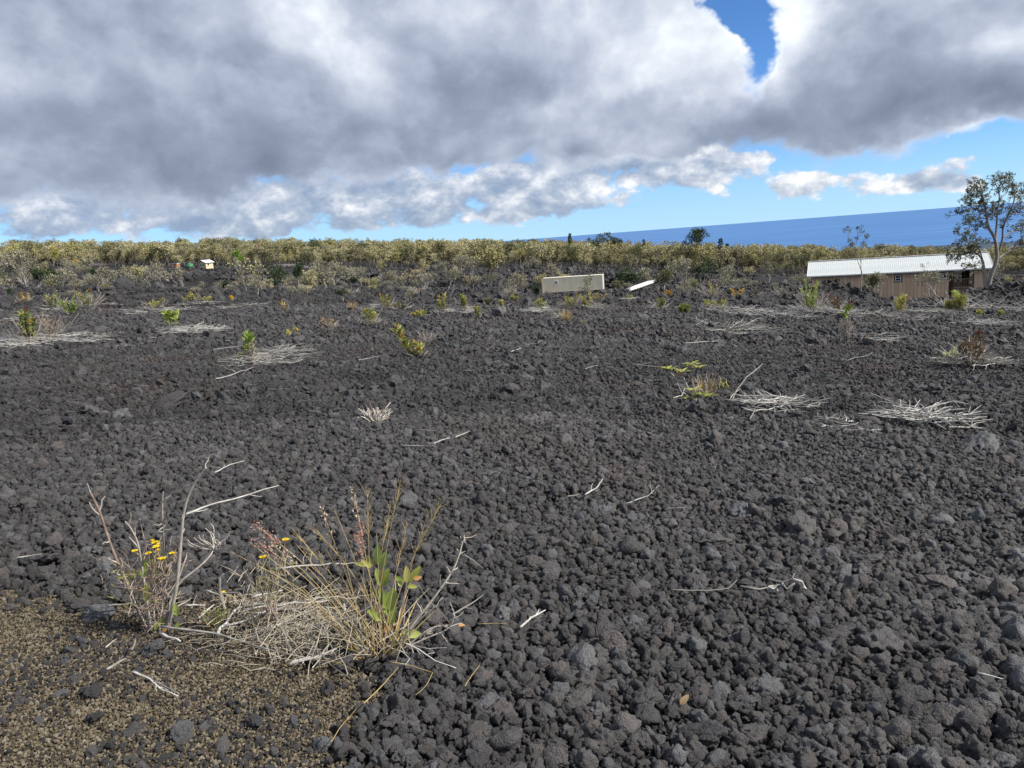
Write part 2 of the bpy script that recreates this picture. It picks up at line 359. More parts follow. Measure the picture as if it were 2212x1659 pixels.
leaf_mat('seed', (0.55, 0.42, 0.30), (0.70, 0.58, 0.46), 0.3, 0.7)
leaf_mat('culm', (0.46, 0.40, 0.17), (0.68, 0.49, 0.28), 0.2, 0.5, vs=9)
leaf_mat('blade', (0.26, 0.32, 0.07), (0.66, 0.42, 0.20), 0.25, 0.5, vs=6)
simple('bark', (0.16, 0.145, 0.125), 0.9, 0.5, 6.0, (0.33, 0.31, 0.28), 0.02)
simple('bark_wood', (0.09, 0.08, 0.065), 0.9, 0.8, 3.0, (0.22, 0.20, 0.17))
simple('bark_dark', (0.07, 0.055, 0.042), 0.9, 0.5, 20.0, (0.16, 0.125, 0.095), 0.004)
simple('bleached', (0.21, 0.198, 0.178), 0.85, 1.4, 12.0, (0.54, 0.52, 0.48), 0.003)
simple('stem_brown', (0.15, 0.10, 0.075), 0.85, 0.8, 40.0, (0.38, 0.30, 0.25))
simple('twig_grey', (0.27, 0.235, 0.20), 0.9, 0.8, 40.0, (0.55, 0.50, 0.44))
simple('straw_litter', (0.32, 0.275, 0.20), 0.9, 1.0, 20.0, (0.60, 0.55, 0.46))

# ------------------------------------------------------------------ mesh builder
class MB:
    def __init__(s): s.v = []; s.f = []
    def add(s, vs, fs):
        o = len(s.v); s.v += [tuple(q) for q in vs]; s.f += [tuple(i + o for i in f) for f in fs]; return s
    def box(s, x0, x1, y0, y1, z0, z1):
        return s.add([(x0, y0, z0), (x1, y0, z0), (x1, y1, z0), (x0, y1, z0), (x0, y0, z1), (x1, y0, z1), (x1, y1, z1), (x0, y1, z1)],
                     [(0, 3, 2, 1), (4, 5, 6, 7), (0, 1, 5, 4), (1, 2, 6, 5), (2, 3, 7, 6), (3, 0, 4, 7)])
    def tube(s, pts, r0, r1, n=5, cap=True, rads=None):
        pts = [Vector(p) for p in pts]; L = len(pts); vs = []; fs = []
        up = Vector((0.31, 0.17, 0.93))
        for i, p in enumerate(pts):
            d = (pts[min(i + 1, L - 1)] - pts[max(i - 1, 0)])
            if d.length < 1e-9: d = Vector((0, 0, 1))
            d.normalize(); a = d.cross(up)
            if a.length < 1e-3: a = d.cross(Vector((1, 0, 0)))
            a.normalize(); b = d.cross(a)
            r = rads[i] if rads else r0 + (r1 - r0) * i / (L - 1)
            for k in range(n):
                t = 2 * math.pi * k / n; vs.append(p + a * (r * math.cos(t)) + b * (r * math.sin(t)))
        for i in range(L - 1):
            for k in range(n):
                fs.append((i * n + k, i * n + (k + 1) % n, (i + 1) * n + (k + 1) % n, (i + 1) * n + k))
        if cap: fs += [tuple(range(n - 1, -1, -1)), tuple(range((L - 1) * n, L * n))]
        return s.add(vs, fs)
    def leaf(s, base, d, nrm, length, width, curl=0.15, seg=1):
        base = Vector(base); d = Vector(d).normalized(); nrm = Vector(nrm)
        side = d.cross(nrm)
        if side.length < 1e-4: side = d.cross(Vector((0.3, 0.8, 0.5)))
        side.normalize(); nn = side.cross(d).normalized()
        if seg <= 1:
            m = base + d * length * 0.5
            return s.add([base, m + side * width * 0.5 + nn * curl * width, base + d * length - nn * curl * length * 0.5, m - side * width * 0.5 + nn * curl * width], [(0, 1, 2), (0, 2, 3)])
        vs = []; fs = []
        for i in range(seg + 1):
            t = i / seg; w = width * 0.5 * (math.sin(math.pi * (0.04 + 0.94 * t) ** 0.8) ** 0.75 if 0 < t < 1 else 0.04)
            c = base + d * (length * t) - nn * (curl * length * t * t)
            vs += [c - side * w + nn * w * 0.35, c, c + side * w + nn * w * 0.35]
        for i in range(seg):
            o = 3 * i; fs += [(o, o + 1, o + 4, o + 3), (o + 1, o + 2, o + 5, o + 4)]
        return s.add(vs, fs)
    def mesh(s, name, m, smooth=False):
        me = bpy.data.meshes.new(name); me.from_pydata(s.v, [], s.f); me.materials.append(MATS[m])
        if smooth: me.polygons.foreach_set('use_smooth', [True] * len(me.polygons))
        me.update(); return me
    def build(s, name, m, parent=None, smooth=False):
        return obj(name, s.mesh(name, m, smooth), parent)
def obj(name, me, parent=None):
    o = bpy.data.objects.new(name, me); COL.objects.link(o)
    if parent is not None: o.parent = parent
    return o
def thing(name, label, cat, loc=(0, 0, 0), rz=0.0, group=None):
    o = bpy.data.objects.new(name, None); COL.objects.link(o); o.location = loc; o.rotation_euler = (0, 0, rz)
    o.empty_display_size = 0.1
    return tag(o, label, cat, group)
def tag(o, label, cat, group=None, kind=None):
    if label: o['label'] = label
    if cat: o['category'] = cat
    if group: o['group'] = group
    if kind: o['kind'] = kind
    return o
def stuff(o): o['kind'] = 'stuff'; return o
def rv(rg, s=1.0): return Vector((rg.uniform(-s, s), rg.uniform(-s, s), rg.uniform(-s, s)))
def rdir(rg):
    while True:
        v = rv(rg)
        if 0.1 < v.length < 1: return v.normalized()
def wobble(rg, a, b, n, amp):
    a = Vector(a); b = Vector(b); L = (b - a).length; pts = [a]; off = Vector((0, 0, 0))
    for i in range(1, n):
        off = off * 0.6 + rv(rg, amp * L)
        pts.append(a.lerp(b, i / n) + off)
    return pts + [b]

def smooth_pts(pts):
    P = [Vector(p) for p in pts]
    for _ in range(2):
        Q = [P[0]]
        for i in range(len(P) - 1): Q += [P[i].lerp(P[i + 1], 0.25), P[i].lerp(P[i + 1], 0.75)]
        P = Q + [P[-1]]
    return P

# ------------------------------------------------------------------ ground sheet, sea
def build_ground():
    rr = np.concatenate([np.geomspace(0.25, 435, 480), np.geomspace(450, 7200, 44)])
    th = np.concatenate([np.linspace(-180, -50, 28)[:-1], np.linspace(-50, 50, 430), np.linspace(50, 180, 28)[1:-1]])
    th = np.radians(th); nT = len(th)
    RR, TT = np.meshgrid(rr, th, indexing='ij')
    X = RR * np.sin(TT); Y = RR * np.cos(TT); Z = height(X, Y)
    ro = sst(RR, 25, 60) * (1 - sst(RR, 240, 330))
    Z = Z + ro * (0.10 * fbm(X * 1.6, Y * 1.6, 4, 61) + 0.20 * np.abs(fbm(X * 0.7, Y * 0.7, 3, 62)) - 0.05)
    Z = Z + 0.016 * np.where(RR < 8, gravel_mask(X, Y), 0) - np.interp(RR, [0, 7, 10, 19, 25, 50, 120, 250], [0.034, 0.034, 0.036, 0.036, 0.05, 0.07, 0.10, 0.0])
    V = np.stack([X, Y, Z], -1).reshape(-1, 3)
    i = np.arange(len(rr) - 1)[:, None] * nT; k = np.arange(nT)[None, :]; k2 = (k + 1) % nT
    F = np.stack([i + k, i + nT + k, i + nT + k2, i + k2], -1).reshape(-1, 4)
    cap = list(range(nT))[::-1]
    me = bpy.data.meshes.new('ground')
    me.vertices.add(len(V)); me.vertices.foreach_set('co', V.ravel())
    me.loops.add(F.size); me.loops.foreach_set('vertex_index', F[:, ::-1].ravel())
    me.polygons.add(len(F)); me.polygons.foreach_set('loop_start', np.arange(0, F.size, 4)); me.polygons.foreach_set('loop_total', np.full(len(F), 4))
    me.update(); me.validate()
    a = me.attributes.new('gravel', 'FLOAT', 'POINT'); g = np.where(RR < 8, gravel_mask(X, Y), 0).ravel(); a.data.foreach_set('value', g)
    a = me.attributes.new('coast', 'FLOAT', 'POINT'); a.data.foreach_set('value', sst(RR, 440, 900).ravel())
    a = me.attributes.new('flow', 'FLOAT', 'POINT'); a.data.foreach_set('value', (sst(Y, 60, 95) * (1 - sst(Y, 225, 260))).ravel())
    me.materials.append(MATS['ground'])
    o = obj('ground', me); tag(o, 'black lava cinder ground with a brown gravel corner', None, None, 'structure'); o['category'] = 'ground'
build_ground()
def sea_fn(t, b):
    b.inputs['Roughness'].default_value = 0.5; b.inputs['Specular IOR Level'].default_value = 0.35
    mp = t.node('ShaderNodeMapping'); t.l.new(geo_pos(t), mp.inputs[0]); mp.inputs['Scale'].default_value = (0.00006, 0.00035, 1)
    n = t.noise(mp.outputs[0], 3.0, 6, 0.6)
    t.l.new(t.ramp(n, [(0.3, (0.024, 0.115, 0.31)), (0.52, (0.034, 0.145, 0.365)), (0.72, (0.070, 0.20, 0.42))]), b.inputs['Base Color'])
mat('sea', sea_fn)
mb = MB(); S_ = 450000
mb.add([(-S_, 2000, SEA_Z), (S_, 2000, SEA_Z), (S_, S_, SEA_Z), (-S_, S_, SEA_Z)], [(0, 1, 2, 3)])
o = mb.build('sea', 'sea'); tag(o, 'calm deep blue ocean reaching the horizon', 'sea', None, 'structure')

# ------------------------------------------------------------------ rocks
def ico(sub):
    import bmesh
    bm = bmesh.new(); bmesh.ops.create_icosphere(bm, subdivisions=sub, radius=1.0)
    V = [v.co.copy() for v in bm.verts]; F = [tuple(v.index for v in f.verts) for f in bm.faces]; bm.free(); return V, F
def rock_mesh(seed, sub, m='lava', facets=7, rough=0.22, flat=0.75):
    rg = random.Random(seed); V, F = ico(sub)
    sx, sy, sz = rg.uniform(0.85, 1.25), rg.uniform(0.8, 1.1), rg.uniform(flat - 0.12, flat + 0.15)
    pl = [(rdir(rg), rg.uniform(0.58, 0.88)) for _ in range(facets)]
    off = rv(rg, 40); vs = []
    for v in V:
        d = 1.0
        for n, h in pl:
            c = v.dot(n)
            if c > 1e-3: d = min(d, h / c)
        w = v * d
        q = v * 1.5 + off
        k = mnoise.fractal(q, 1.0, 2.0, 3) * rough * 0.9
        k += (0.5 - abs(mnoise.noise(v * 3.2 + off)) * 1.6) * rough * 0.75
        if sub >= 3: k += (0.3 - abs(mnoise.noise(v * 7.0 + off))) * rough * 0.75
        if sub >= 4: k += mnoise.noise(v * 16.0 + off) * rough * 0.22
        w = w * (1 + k)
        vs.append((w.x * sx, w.y * sy, w.z * sz))
    mb = MB(); mb.add(vs, F)
    return mb.mesh('rock', m, smooth=(sub >= 3))
ROCK_HI = [rock_mesh(100 + i, 4, rough=0.42) for i in range(9)]
ROCK_MD = [rock_mesh(200 + i, 3, rough=0.44) for i in range(9)]
ROCK_LO = [rock_mesh(300 + i, 2, rough=0.42) for i in range(6)]
ROCK_FM = [rock_mesh(320 + i, 2, 'lava_mid', rough=0.45) for i in range(6)]
ROCK_FR = [rock_mesh(340 + i, 2, 'lava_far', rough=0.55) for i in range(6)]
PEB = [rock_mesh(400 + i, 2, 'cinder', rough=0.22) for i in range(6)]
def scatter(name, meshes, P, rot, scl, idx):
    lib = bpy.data.collections.new(name + '_sources')
    for k, me in enumerate(meshes):
        o = bpy.data.objects.new('source_%02d' % k, me); lib.objects.link(o)
    me = bpy.data.meshes.new(name); me.vertices.add(len(P)); me.vertices.foreach_set('co', np.ascontiguousarray(P, dtype=np.float32).ravel())
    a = me.attributes.new('rot', 'FLOAT_VECTOR', 'POINT'); a.data.foreach_set('vector', np.ascontiguousarray(rot, dtype=np.float32).ravel())
    a = me.attributes.new('scl', 'FLOAT_VECTOR', 'POINT'); a.data.foreach_set('vector', np.ascontiguousarray(scl, dtype=np.float32).ravel())
    a = me.attributes.new('idx', 'INT', 'POINT'); a.data.foreach_set('value', np.ascontiguousarray(idx, dtype=np.int32))
    me.update(); o = obj(name, me)
    ng = bpy.data.node_groups.new(name, 'GeometryNodeTree')
    ng.interface.new_socket('Geometry', in_out='INPUT', socket_type='NodeSocketGeometry')
    ng.interface.new_socket('Geometry', in_out='OUTPUT', socket_type='NodeSocketGeometry')
    N = ng.nodes; L = ng.links
    gi = N.new('NodeGroupInput'); go = N.new('NodeGroupOutput'); ip = N.new('GeometryNodeInstanceOnPoints'); ci = N.new('GeometryNodeCollectionInfo')
    ci.inputs['Collection'].default_value = lib; ci.inputs['Separate Children'].default_value = True; ci.inputs['Reset Children'].default_value = True
    def at_(nm, ty):
        n = N.new('GeometryNodeInputNamedAttribute'); n.data_type = ty; n.inputs['Name'].default_value = nm; return n.outputs['Attribute']
    e = N.new('FunctionNodeEulerToRotation'); L.new(at_('rot', 'FLOAT_VECTOR'), e.inputs[0])
    L.new(gi.outputs[0], ip.inputs['Points']); L.new(ci.outputs[0], ip.inputs['Instance']); ip.inputs['Pick Instance'].default_value = True
    L.new(at_('idx', 'INT'), ip.inputs['Instance Index']); L.new(e.outputs[0], ip.inputs['Rotation']); L.new(at_('scl', 'FLOAT_VECTOR'), ip.inputs['Scale'])
    L.new(ip.outputs[0], go.inputs[0])
    md = o.modifiers.new('scatter', 'NODES'); md.node_group = ng
    return stuff(o)
RNG = np.random.default_rng(7)
def field(r0, r1, cell, half):
    """jittered grid of ground points in a sector in front of the camera"""
    w = r1 * math.sin(R(half)) + 0.5
    xs = np.arange(-w, w, cell); ys = np.arange(max(0.2, r0 * math.cos(R(half)) * 0.8), r1, cell)
    X, Y = np.meshgrid(xs, ys); X = X + RNG.uniform(-0.5, 0.5, X.shape) * cell; Y = Y + RNG.uniform(-0.5, 0.5, Y.shape) * cell
    X = X.ravel(); Y = Y.ravel(); r = np.hypot(X, Y); a = np.degrees(np.arctan2(X, Y))
    k = (r >= r0) & (r < r1) & (np.abs(a) < half); return X[k], Y[k], r[k]
def rot_rand(n, tilt=3.14):
    return np.stack([RNG.uniform(-tilt, tilt, n), RNG.uniform(-tilt, tilt, n), RNG.uniform(-3.14, 3.14, n)], -1)
def rocky(name, label, meshes, r0, r1, cell, size, sig, half, sink=0.10, gravel='avoid', jit=0.3, thin=None, big=0.0):
    X, Y, r = field(r0, r1, cell, half)
    s = size * 0.5 * np.exp(RNG.normal(0, sig, len(X)))
    if big > 0:      # coarser rubble towards the open side of the field
        cz = sst(fbm(X * 0.35 + 2, Y * 0.35, 3, 131) + 0.32 * np.clip(X / (Y + 1), -0.5, 1.0), 0.0, 0.55)
        s = s * (1 + big * cz)
    keep = np.ones(len(X), bool)
    if gravel == 'avoid':
        g = gravel_mask(X, Y) if r0 < 8 else np.zeros(len(X)); keep &= RNG.uniform(0, 1, len(X)) > g * 1.02
    elif gravel == 'only':
        keep &= RNG.uniform(0, 1, len(X)) < gravel_mask(X, Y) * 1.05
    elif gravel == 'sparse':
        keep &= RNG.uniform(0, 1, len(X)) < gravel_mask(X, Y) * sst(fbm(X * 1.7, Y * 1.7, 3, 301), -0.35, 0.4)
    if thin is not None: keep &= thin(X, Y)
    X, Y, s = X[keep], Y[keep], s[keep]
    Z = height(X, Y) - s * sink + RNG.uniform(-jit, jit, len(X)) * s
    n = len(X)
    scl = np.stack([s * RNG.uniform(0.85, 1.15, n), s * RNG.uniform(0.85, 1.15, n), s * RNG.uniform(0.8, 1.1, n)], -1)
    o = scatter(name, meshes, np.stack([X, Y, Z], -1), rot_rand(n), scl, RNG.integers(0, len(meshes), n))
    o['label'] = label; o['category'] = 'rubble'; print(name, n)
    return o
rocky('lava_rubble', 'loose fist-sized black lava rubble covering the open field', ROCK_MD, 0.9, 9.0, 0.0315, 0.036, 0.42, 42, jit=0.6, big=0.5)
rocky('lava_chips', 'small black lava chips filling the gaps of the rubble', ROCK_LO, 0.9, 5.0, 0.028, 0.022, 0.30, 42, sink=1.5, jit=0.6)
rocky('lava_rubble', 'loose black lava rubble further out on the open field', ROCK_FM, 8.8, 20.0, 0.050, 0.048, 0.42, 40, jit=0.6, big=0.35)
rocky('lava_rubble', 'black lava rubble beyond the dead brush piles', ROCK_FM, 19.5, 48.0, 0.115, 0.088, 0.44, 39, jit=0.6)
rocky('lava_clinker', 'coarse black clinker blocks on the far lava flow', ROCK_FR, 47.0, 118.0, 0.42, 0.29, 0.45, 38, jit=0.6)
rocky('lava_clinker', 'jagged black clinker blocks heaped before the woodland', ROCK_FR, 117.0, 222.0, 0.80, 0.62, 0.5, 38, jit=0.6,
      thin=lambda X, Y: (fbm(X * 0.06, Y * 0.09, 3, 151) > -0.12) & ~((np.abs(X - 13) < 12) & (np.abs(Y - 146) < 11)))
rocky('cinder_gravel', 'yellowish brown cinder gravel in front of the plants', PEB, 0.9, 5.6, 0.0105, 0.0125, 0.38, 44, gravel='only', sink=1.6, jit=0.4)
rocky('dark_cinder', 'dark lava chips mixed into the brown gravel', ROCK_LO, 0.9, 5.6, 0.030, 0.018, 0.5, 44, gravel='sparse', sink=0.5)

# single rocks that stand out
def lava_rock(p, size, seed, label, group, sq=(1, 1, 1)):
    rg = random.Random(seed)
    o = obj('lava_rock', ROCK_HI[seed % len(ROCK_HI)]); s = size * 0.5
    o.scale = (s * sq[0], s * sq[1], s * sq[2]); o.rotation_euler = (rg.uniform(-0.5, 0.5), rg.uniform(-0.5, 0.5), rg.uniform(0, 6.28))
    o.location = (p.x, p.y, p.z + s * 0.12)
    return tag(o, label, 'rock', group)
special = [(1518, 1597, 0.115, 'pale grey lava rock below the crumpled dry leaf', (1.25, 0.9, 0.8)),
           (205, 1552, 0.055, 'single round black lava rock on the brown gravel', (1, 1, 0.9)), (395, 1585, 0.075, 'dark clinker lump at the edge of the brown gravel', (1.2, 1, 0.8)),
           (680, 1425, 0.085, 'black rock at the foot of the grass clump, behind the long bleached stick', (1, 1, 0.9)), (745, 1440, 0.10, 'larger black rock right under the grass clump', (1.2, 1, 0.8)),
           (330, 1405, 0.09, 'black lava rock at the foot of the daisy shrub', (1.2, 1, .8)), (400, 1240, 0.10, 'dark rock behind the stems of the daisy shrub', (1, 1, 0.9)), (105, 1215, 0.13, 'flat black rock slab beside a short white stick', (1.9, 1, 0.55)),
           (390, 1290, 0.13, 'rounded black rock beside the daisy shrub stems', (1, 1, .85)), (215, 1330, 0.10, 'black rock on the gravel in front of the daisy shrub', (1.2, 1, .8)), (188, 1030, 0.14, 'grey slab-like rock standing out of the rubble', (1.3, .9, .7)), (492, 1168, 0.09, 'pinkish grey rock behind the bare curved twig', (1, 1, .9)),
           (262, 905, 0.22, 'upright grey block in the shallow rubble hollow', (0.8, 0.8, 1.2)), (200, 895, 0.26, 'dark block at the side of the shallow rubble hollow', (1.2, 1, .8)), (360, 880, 0.34, 'wide black block above the shallow rubble hollow', (1.6, 1, .6)),
           (1735, 1150, 0.19, 'big angular rock among coarse rubble', (1.2, 1, 1)), (1790, 1215, 0.17, 'wedge shaped grey rock below the big angular rock', (1.3, .8, .7)), (1690, 1090, 0.18, 'lumpy rock above the big angular rock', (1.1, 1, .9)),
           (1600, 1110, 0.16, 'blocky rock on the coarse rubble bank', (1.2, 1, .8)), (1870, 1215, 0.15, 'smooth bluish slab wedged in coarse rubble', (1.5, .9, .6)), (1545, 1175, 0.15, 'bluish grey rock above the forked dry stick', (1.5, 1, .6)),
           (1670, 1230, 0.10, 'small round bluish rock beside the bleached root', (1, 1, .9)), (1910, 1400, 0.16, 'streaked bluish rock in the coarse rubble', (1.3, 1, .8)), (2020, 1265, 0.16, 'low wide rock in the coarse rubble bank', (1.4, 1, .7)),
           (1435, 1365, 0.10, 'round rock by the pale chips of gravel', (1, 1, .9)), (1300, 1110, 0.12, 'rock beside the short forked white stick', (1.3, 1, .7)), (1180, 1150, 0.11, 'rock with a flat top in fine rubble', (1.2, 1, .9)), (2120, 970, 0.30, 'black block on the rubble rise', (1.2, 1, .8)),
           (690, 795, 0.30, 'black round block at the end of the brush pile with a leafy top', (1, 1, .8)), (1077, 682, 0.75, 'stacked black block standing alone behind the field', (0.8, .8, 1.3)), (1625, 742, 0.3, 'single dark block near the low brush pile', (1, 1, .8))]
for i, (u, v, s, lb, sq) in enumerate(special):
    lava_rock(hit(u, v), s, 5000 + i * 3, lb, None, sq)
rg = random.Random(11); n = 0
while n < 262:
    u = rg.uniform(-60, 2270); v = 1659 - (rg.random() ** 1.25) * 720
    p = hit(u, v)
    if gravel_mask(np.array([p.x]), np.array([p.y]))[0] > 0.3 and rg.random() < 0.95: continue
    coarse = u / 2212
    s = rg.uniform(0.048, 0.074) * (1 + 0.7 * coarse * rg.random()) * (1.2 if v < 1250 else 1.0)
    sq = (rg.uniform(0.9, 1.35), rg.uniform(0.85, 1.1), rg.uniform(0.65, 1.0))
    ground_word = 'brown gravel' if gravel_mask(np.array([p.x]), np.array([p.y]))[0] > 0.3 else 'black rubble'
    lab = '%s %s lava rock half sunk in the loose %s' % ('big' if s > 0.092 else 'fist-sized' if s > 0.066 else 'smaller', 'flat' if sq[2] < 0.76 else 'elongated' if sq[0] > 1.2 else 'lumpy', ground_word)
    lava_rock(p, s, rg.randrange(10 ** 6), lab, lab.replace(' half sunk', 's half sunk').replace('lava rock', 'lava rock', 1), sq)
    n += 1
#--SETTING-END--

# ------------------------------------------------------------------ buildings
def siding_fn(t, b):
    b.inputs['Roughness'].default_value = 0.85
    tc = t.node('ShaderNodeTexCoord').outputs['Object']
    mp = t.node('ShaderNodeMapping'); t.l.new(tc, mp.inputs[0]); mp.inputs['Scale'].default_value = (14, 14, 1.2)
    n = t.noise(mp.outputs[0], 1.0, 5, 0.6); rnd = t.node('ShaderNodeObjectInfo').outputs['Random']
    f = t.m('ADD', t.m('MULTIPLY', n, 0.6), t.m('MULTIPLY', rnd, 0.4))
    t.l.new(t.ramp(f, [(0.3, (0.64, 0.43, 0.28)), (0.7, (0.78, 0.55, 0.37))]), b.inputs['Base Color'])
mat('siding', siding_fn)
def wear_fn(c1, c2, rough, scale, metal=0.0):
    def fn(t, b):
        b.inputs['Roughness'].default_value = rough; b.inputs['Metallic'].default_value = metal
        tc = t.node('ShaderNodeTexCoord').outputs['Object']
        mp = t.node('ShaderNodeMapping'); t.l.new(tc, mp.inputs[0]); mp.inputs['Scale'].default_value = (1, 1, 0.35)
        n = t.noise(mp.outputs[0], scale, 6, 0.65)
        t.l.new(t.ramp(n, [(0.42, c1), (0.72, c2)]), b.inputs['Base Color'])
    return fn
mat('container_paint', wear_fn((0.86, 0.77, 0.57), (0.76, 0.67, 0.48), 0.55, 1.5))
mat('container_rim', wear_fn((0.80, 0.75, 0.62), (0.66, 0.58, 0.43), 0.55, 2.0))
mat('roof_metal', wear_fn((0.50, 0.53, 0.53), (0.40, 0.425, 0.42), 0.5, 0.8))
mat('white_paint', wear_fn((0.80, 0.80, 0.78), (0.70, 0.69, 0.66), 0.5, 3.0))
mat('trim_brown', wear_fn((0.050, 0.024, 0.017), (0.085, 0.045, 0.03), 0.6, 4.0))
mat('door_red', wear_fn((0.10, 0.038, 0.025), (0.15, 0.07, 0.045), 0.6, 4.0))
mat('deck_wood', wear_fn((0.22, 0.15, 0.10), (0.30, 0.21, 0.15), 0.8, 4.0))
mat('cream_wall', wear_fn((0.62, 0.53, 0.36), (0.52, 0.44, 0.30), 0.8, 1.0))
mat('rust_orange', wear_fn((0.55, 0.20, 0.08), (0.40, 0.13, 0.06), 0.7, 2.0))
mat('tank_green', wear_fn((0.05, 0.17, 0.09), (0.08, 0.22, 0.12), 0.5, 2.0))
mat('dirt_brown', wear_fn((0.30, 0.21, 0.11), (0.20, 0.14, 0.08), 0.9, 1.0))
mat('road_gravel', wear_fn((0.115, 0.108, 0.105), (0.16, 0.15, 0.14), 0.9, 0.4))
def glass_fn(t, b):
    b.inputs['Base Color'].default_value = (0.015, 0.018, 0.022, 1); b.inputs['Roughness'].default_value = 0.08; b.inputs['Specular IOR Level'].default_value = 0.6
mat('dark_glass', glass_fn)
def boxpart(name, m, parent, *b):
    return MB().box(*b).build(name, m, parent)
def window(parent, x, y, z, w, h, trim, style):
    """dark trim, white frame, dark panes; faces -y, built proud of the wall plane y"""
    wn = MB()
    tw = 0.10
    wn.box(x, x + w, y - 0.05, y + 0.02, z, z + tw).box(x, x + w, y - 0.05, y + 0.02, z + h - tw, z + h).box(x, x + tw, y - 0.052, y + 0.018, z + tw, z + h - tw).box(x + w - tw, x + w, y - 0.052, y + 0.018, z + tw, z + h - tw)
    win = wn.build('window', trim, parent)
    ix0, ix1, iz0, iz1 = x + tw, x + w - tw, z + tw, z + h - tw
    fr = MB(); fw = 0.085
    fr.box(ix0, ix1, y - 0.07, y + 0.015, iz0, iz0 + fw).box(ix0, ix1, y - 0.07, y + 0.015, iz1 - fw, iz1).box(ix0, ix0 + fw, y - 0.072, y + 0.013, iz0 + fw, iz1 - fw).box(ix1 - fw, ix1, y - 0.072, y + 0.013, iz0 + fw, iz1 - fw)
    if style == 'h': zm = (iz0 + iz1) / 2; fr.box(ix0 + fw, ix1 - fw, y - 0.066, y + 0.013, zm - 0.04, zm + 0.04)
    else: xm = (ix0 + ix1) / 2; fr.box(xm - 0.035, xm + 0.035, y - 0.066, y + 0.013, iz0 + fw, iz1 - fw)
    fr.build('frame', 'white_paint', win)
    if style == 'h':
        zm = (iz0 + iz1) / 2; boxpart('pane', 'dark_glass', win, ix0 + fw, ix1 - fw, y - 0.03, y + 0.01, iz0 + fw, zm - 0.04); boxpart('pane', 'dark_glass', win, ix0 + fw, ix1 - fw, y - 0.03, y + 0.01, zm + 0.04, iz1 - fw)
    else:
        xm = (ix0 + ix1) / 2; boxpart('pane', 'dark_glass', win, ix0 + fw, xm - 0.035, y - 0.03, y + 0.01, iz0 + fw, iz1 - fw); boxpart('pane', 'dark_glass', win, xm + 0.035, ix1 - fw, y - 0.03, y + 0.01, iz0 + fw, iz1 - fw)
    return win
def corr_panel(w, ln, rise, pitch_n, amp):
    """corrugated sheet: x 0..w, runs from (y 0,z 0) to (y ln,z rise)"""
    mb = MB(); xs = []
    for k in range(pitch_n):
        a = w * k / pitch_n; d = w / pitch_n
        xs += [(a, 0), (a + 0.52 * d, 0), (a + 0.66 * d, amp), (a + 0.86 * d, amp)]
    xs.append((w, 0)); vs = []
    for (x, h) in xs:
        vs += [(x, 0, h), (x, ln, rise + h), (x, 0, h - 0.025), (x, ln, rise + h - 0.025)]
    fs = []
    for i in range(len(xs) - 1):
        o = 4 * i; fs += [(o, o + 4, o + 5, o + 1), (o + 2, o + 3, o + 7, o + 6), (o, o + 2, o + 6, o + 4)]
    return mb.add(vs, fs)
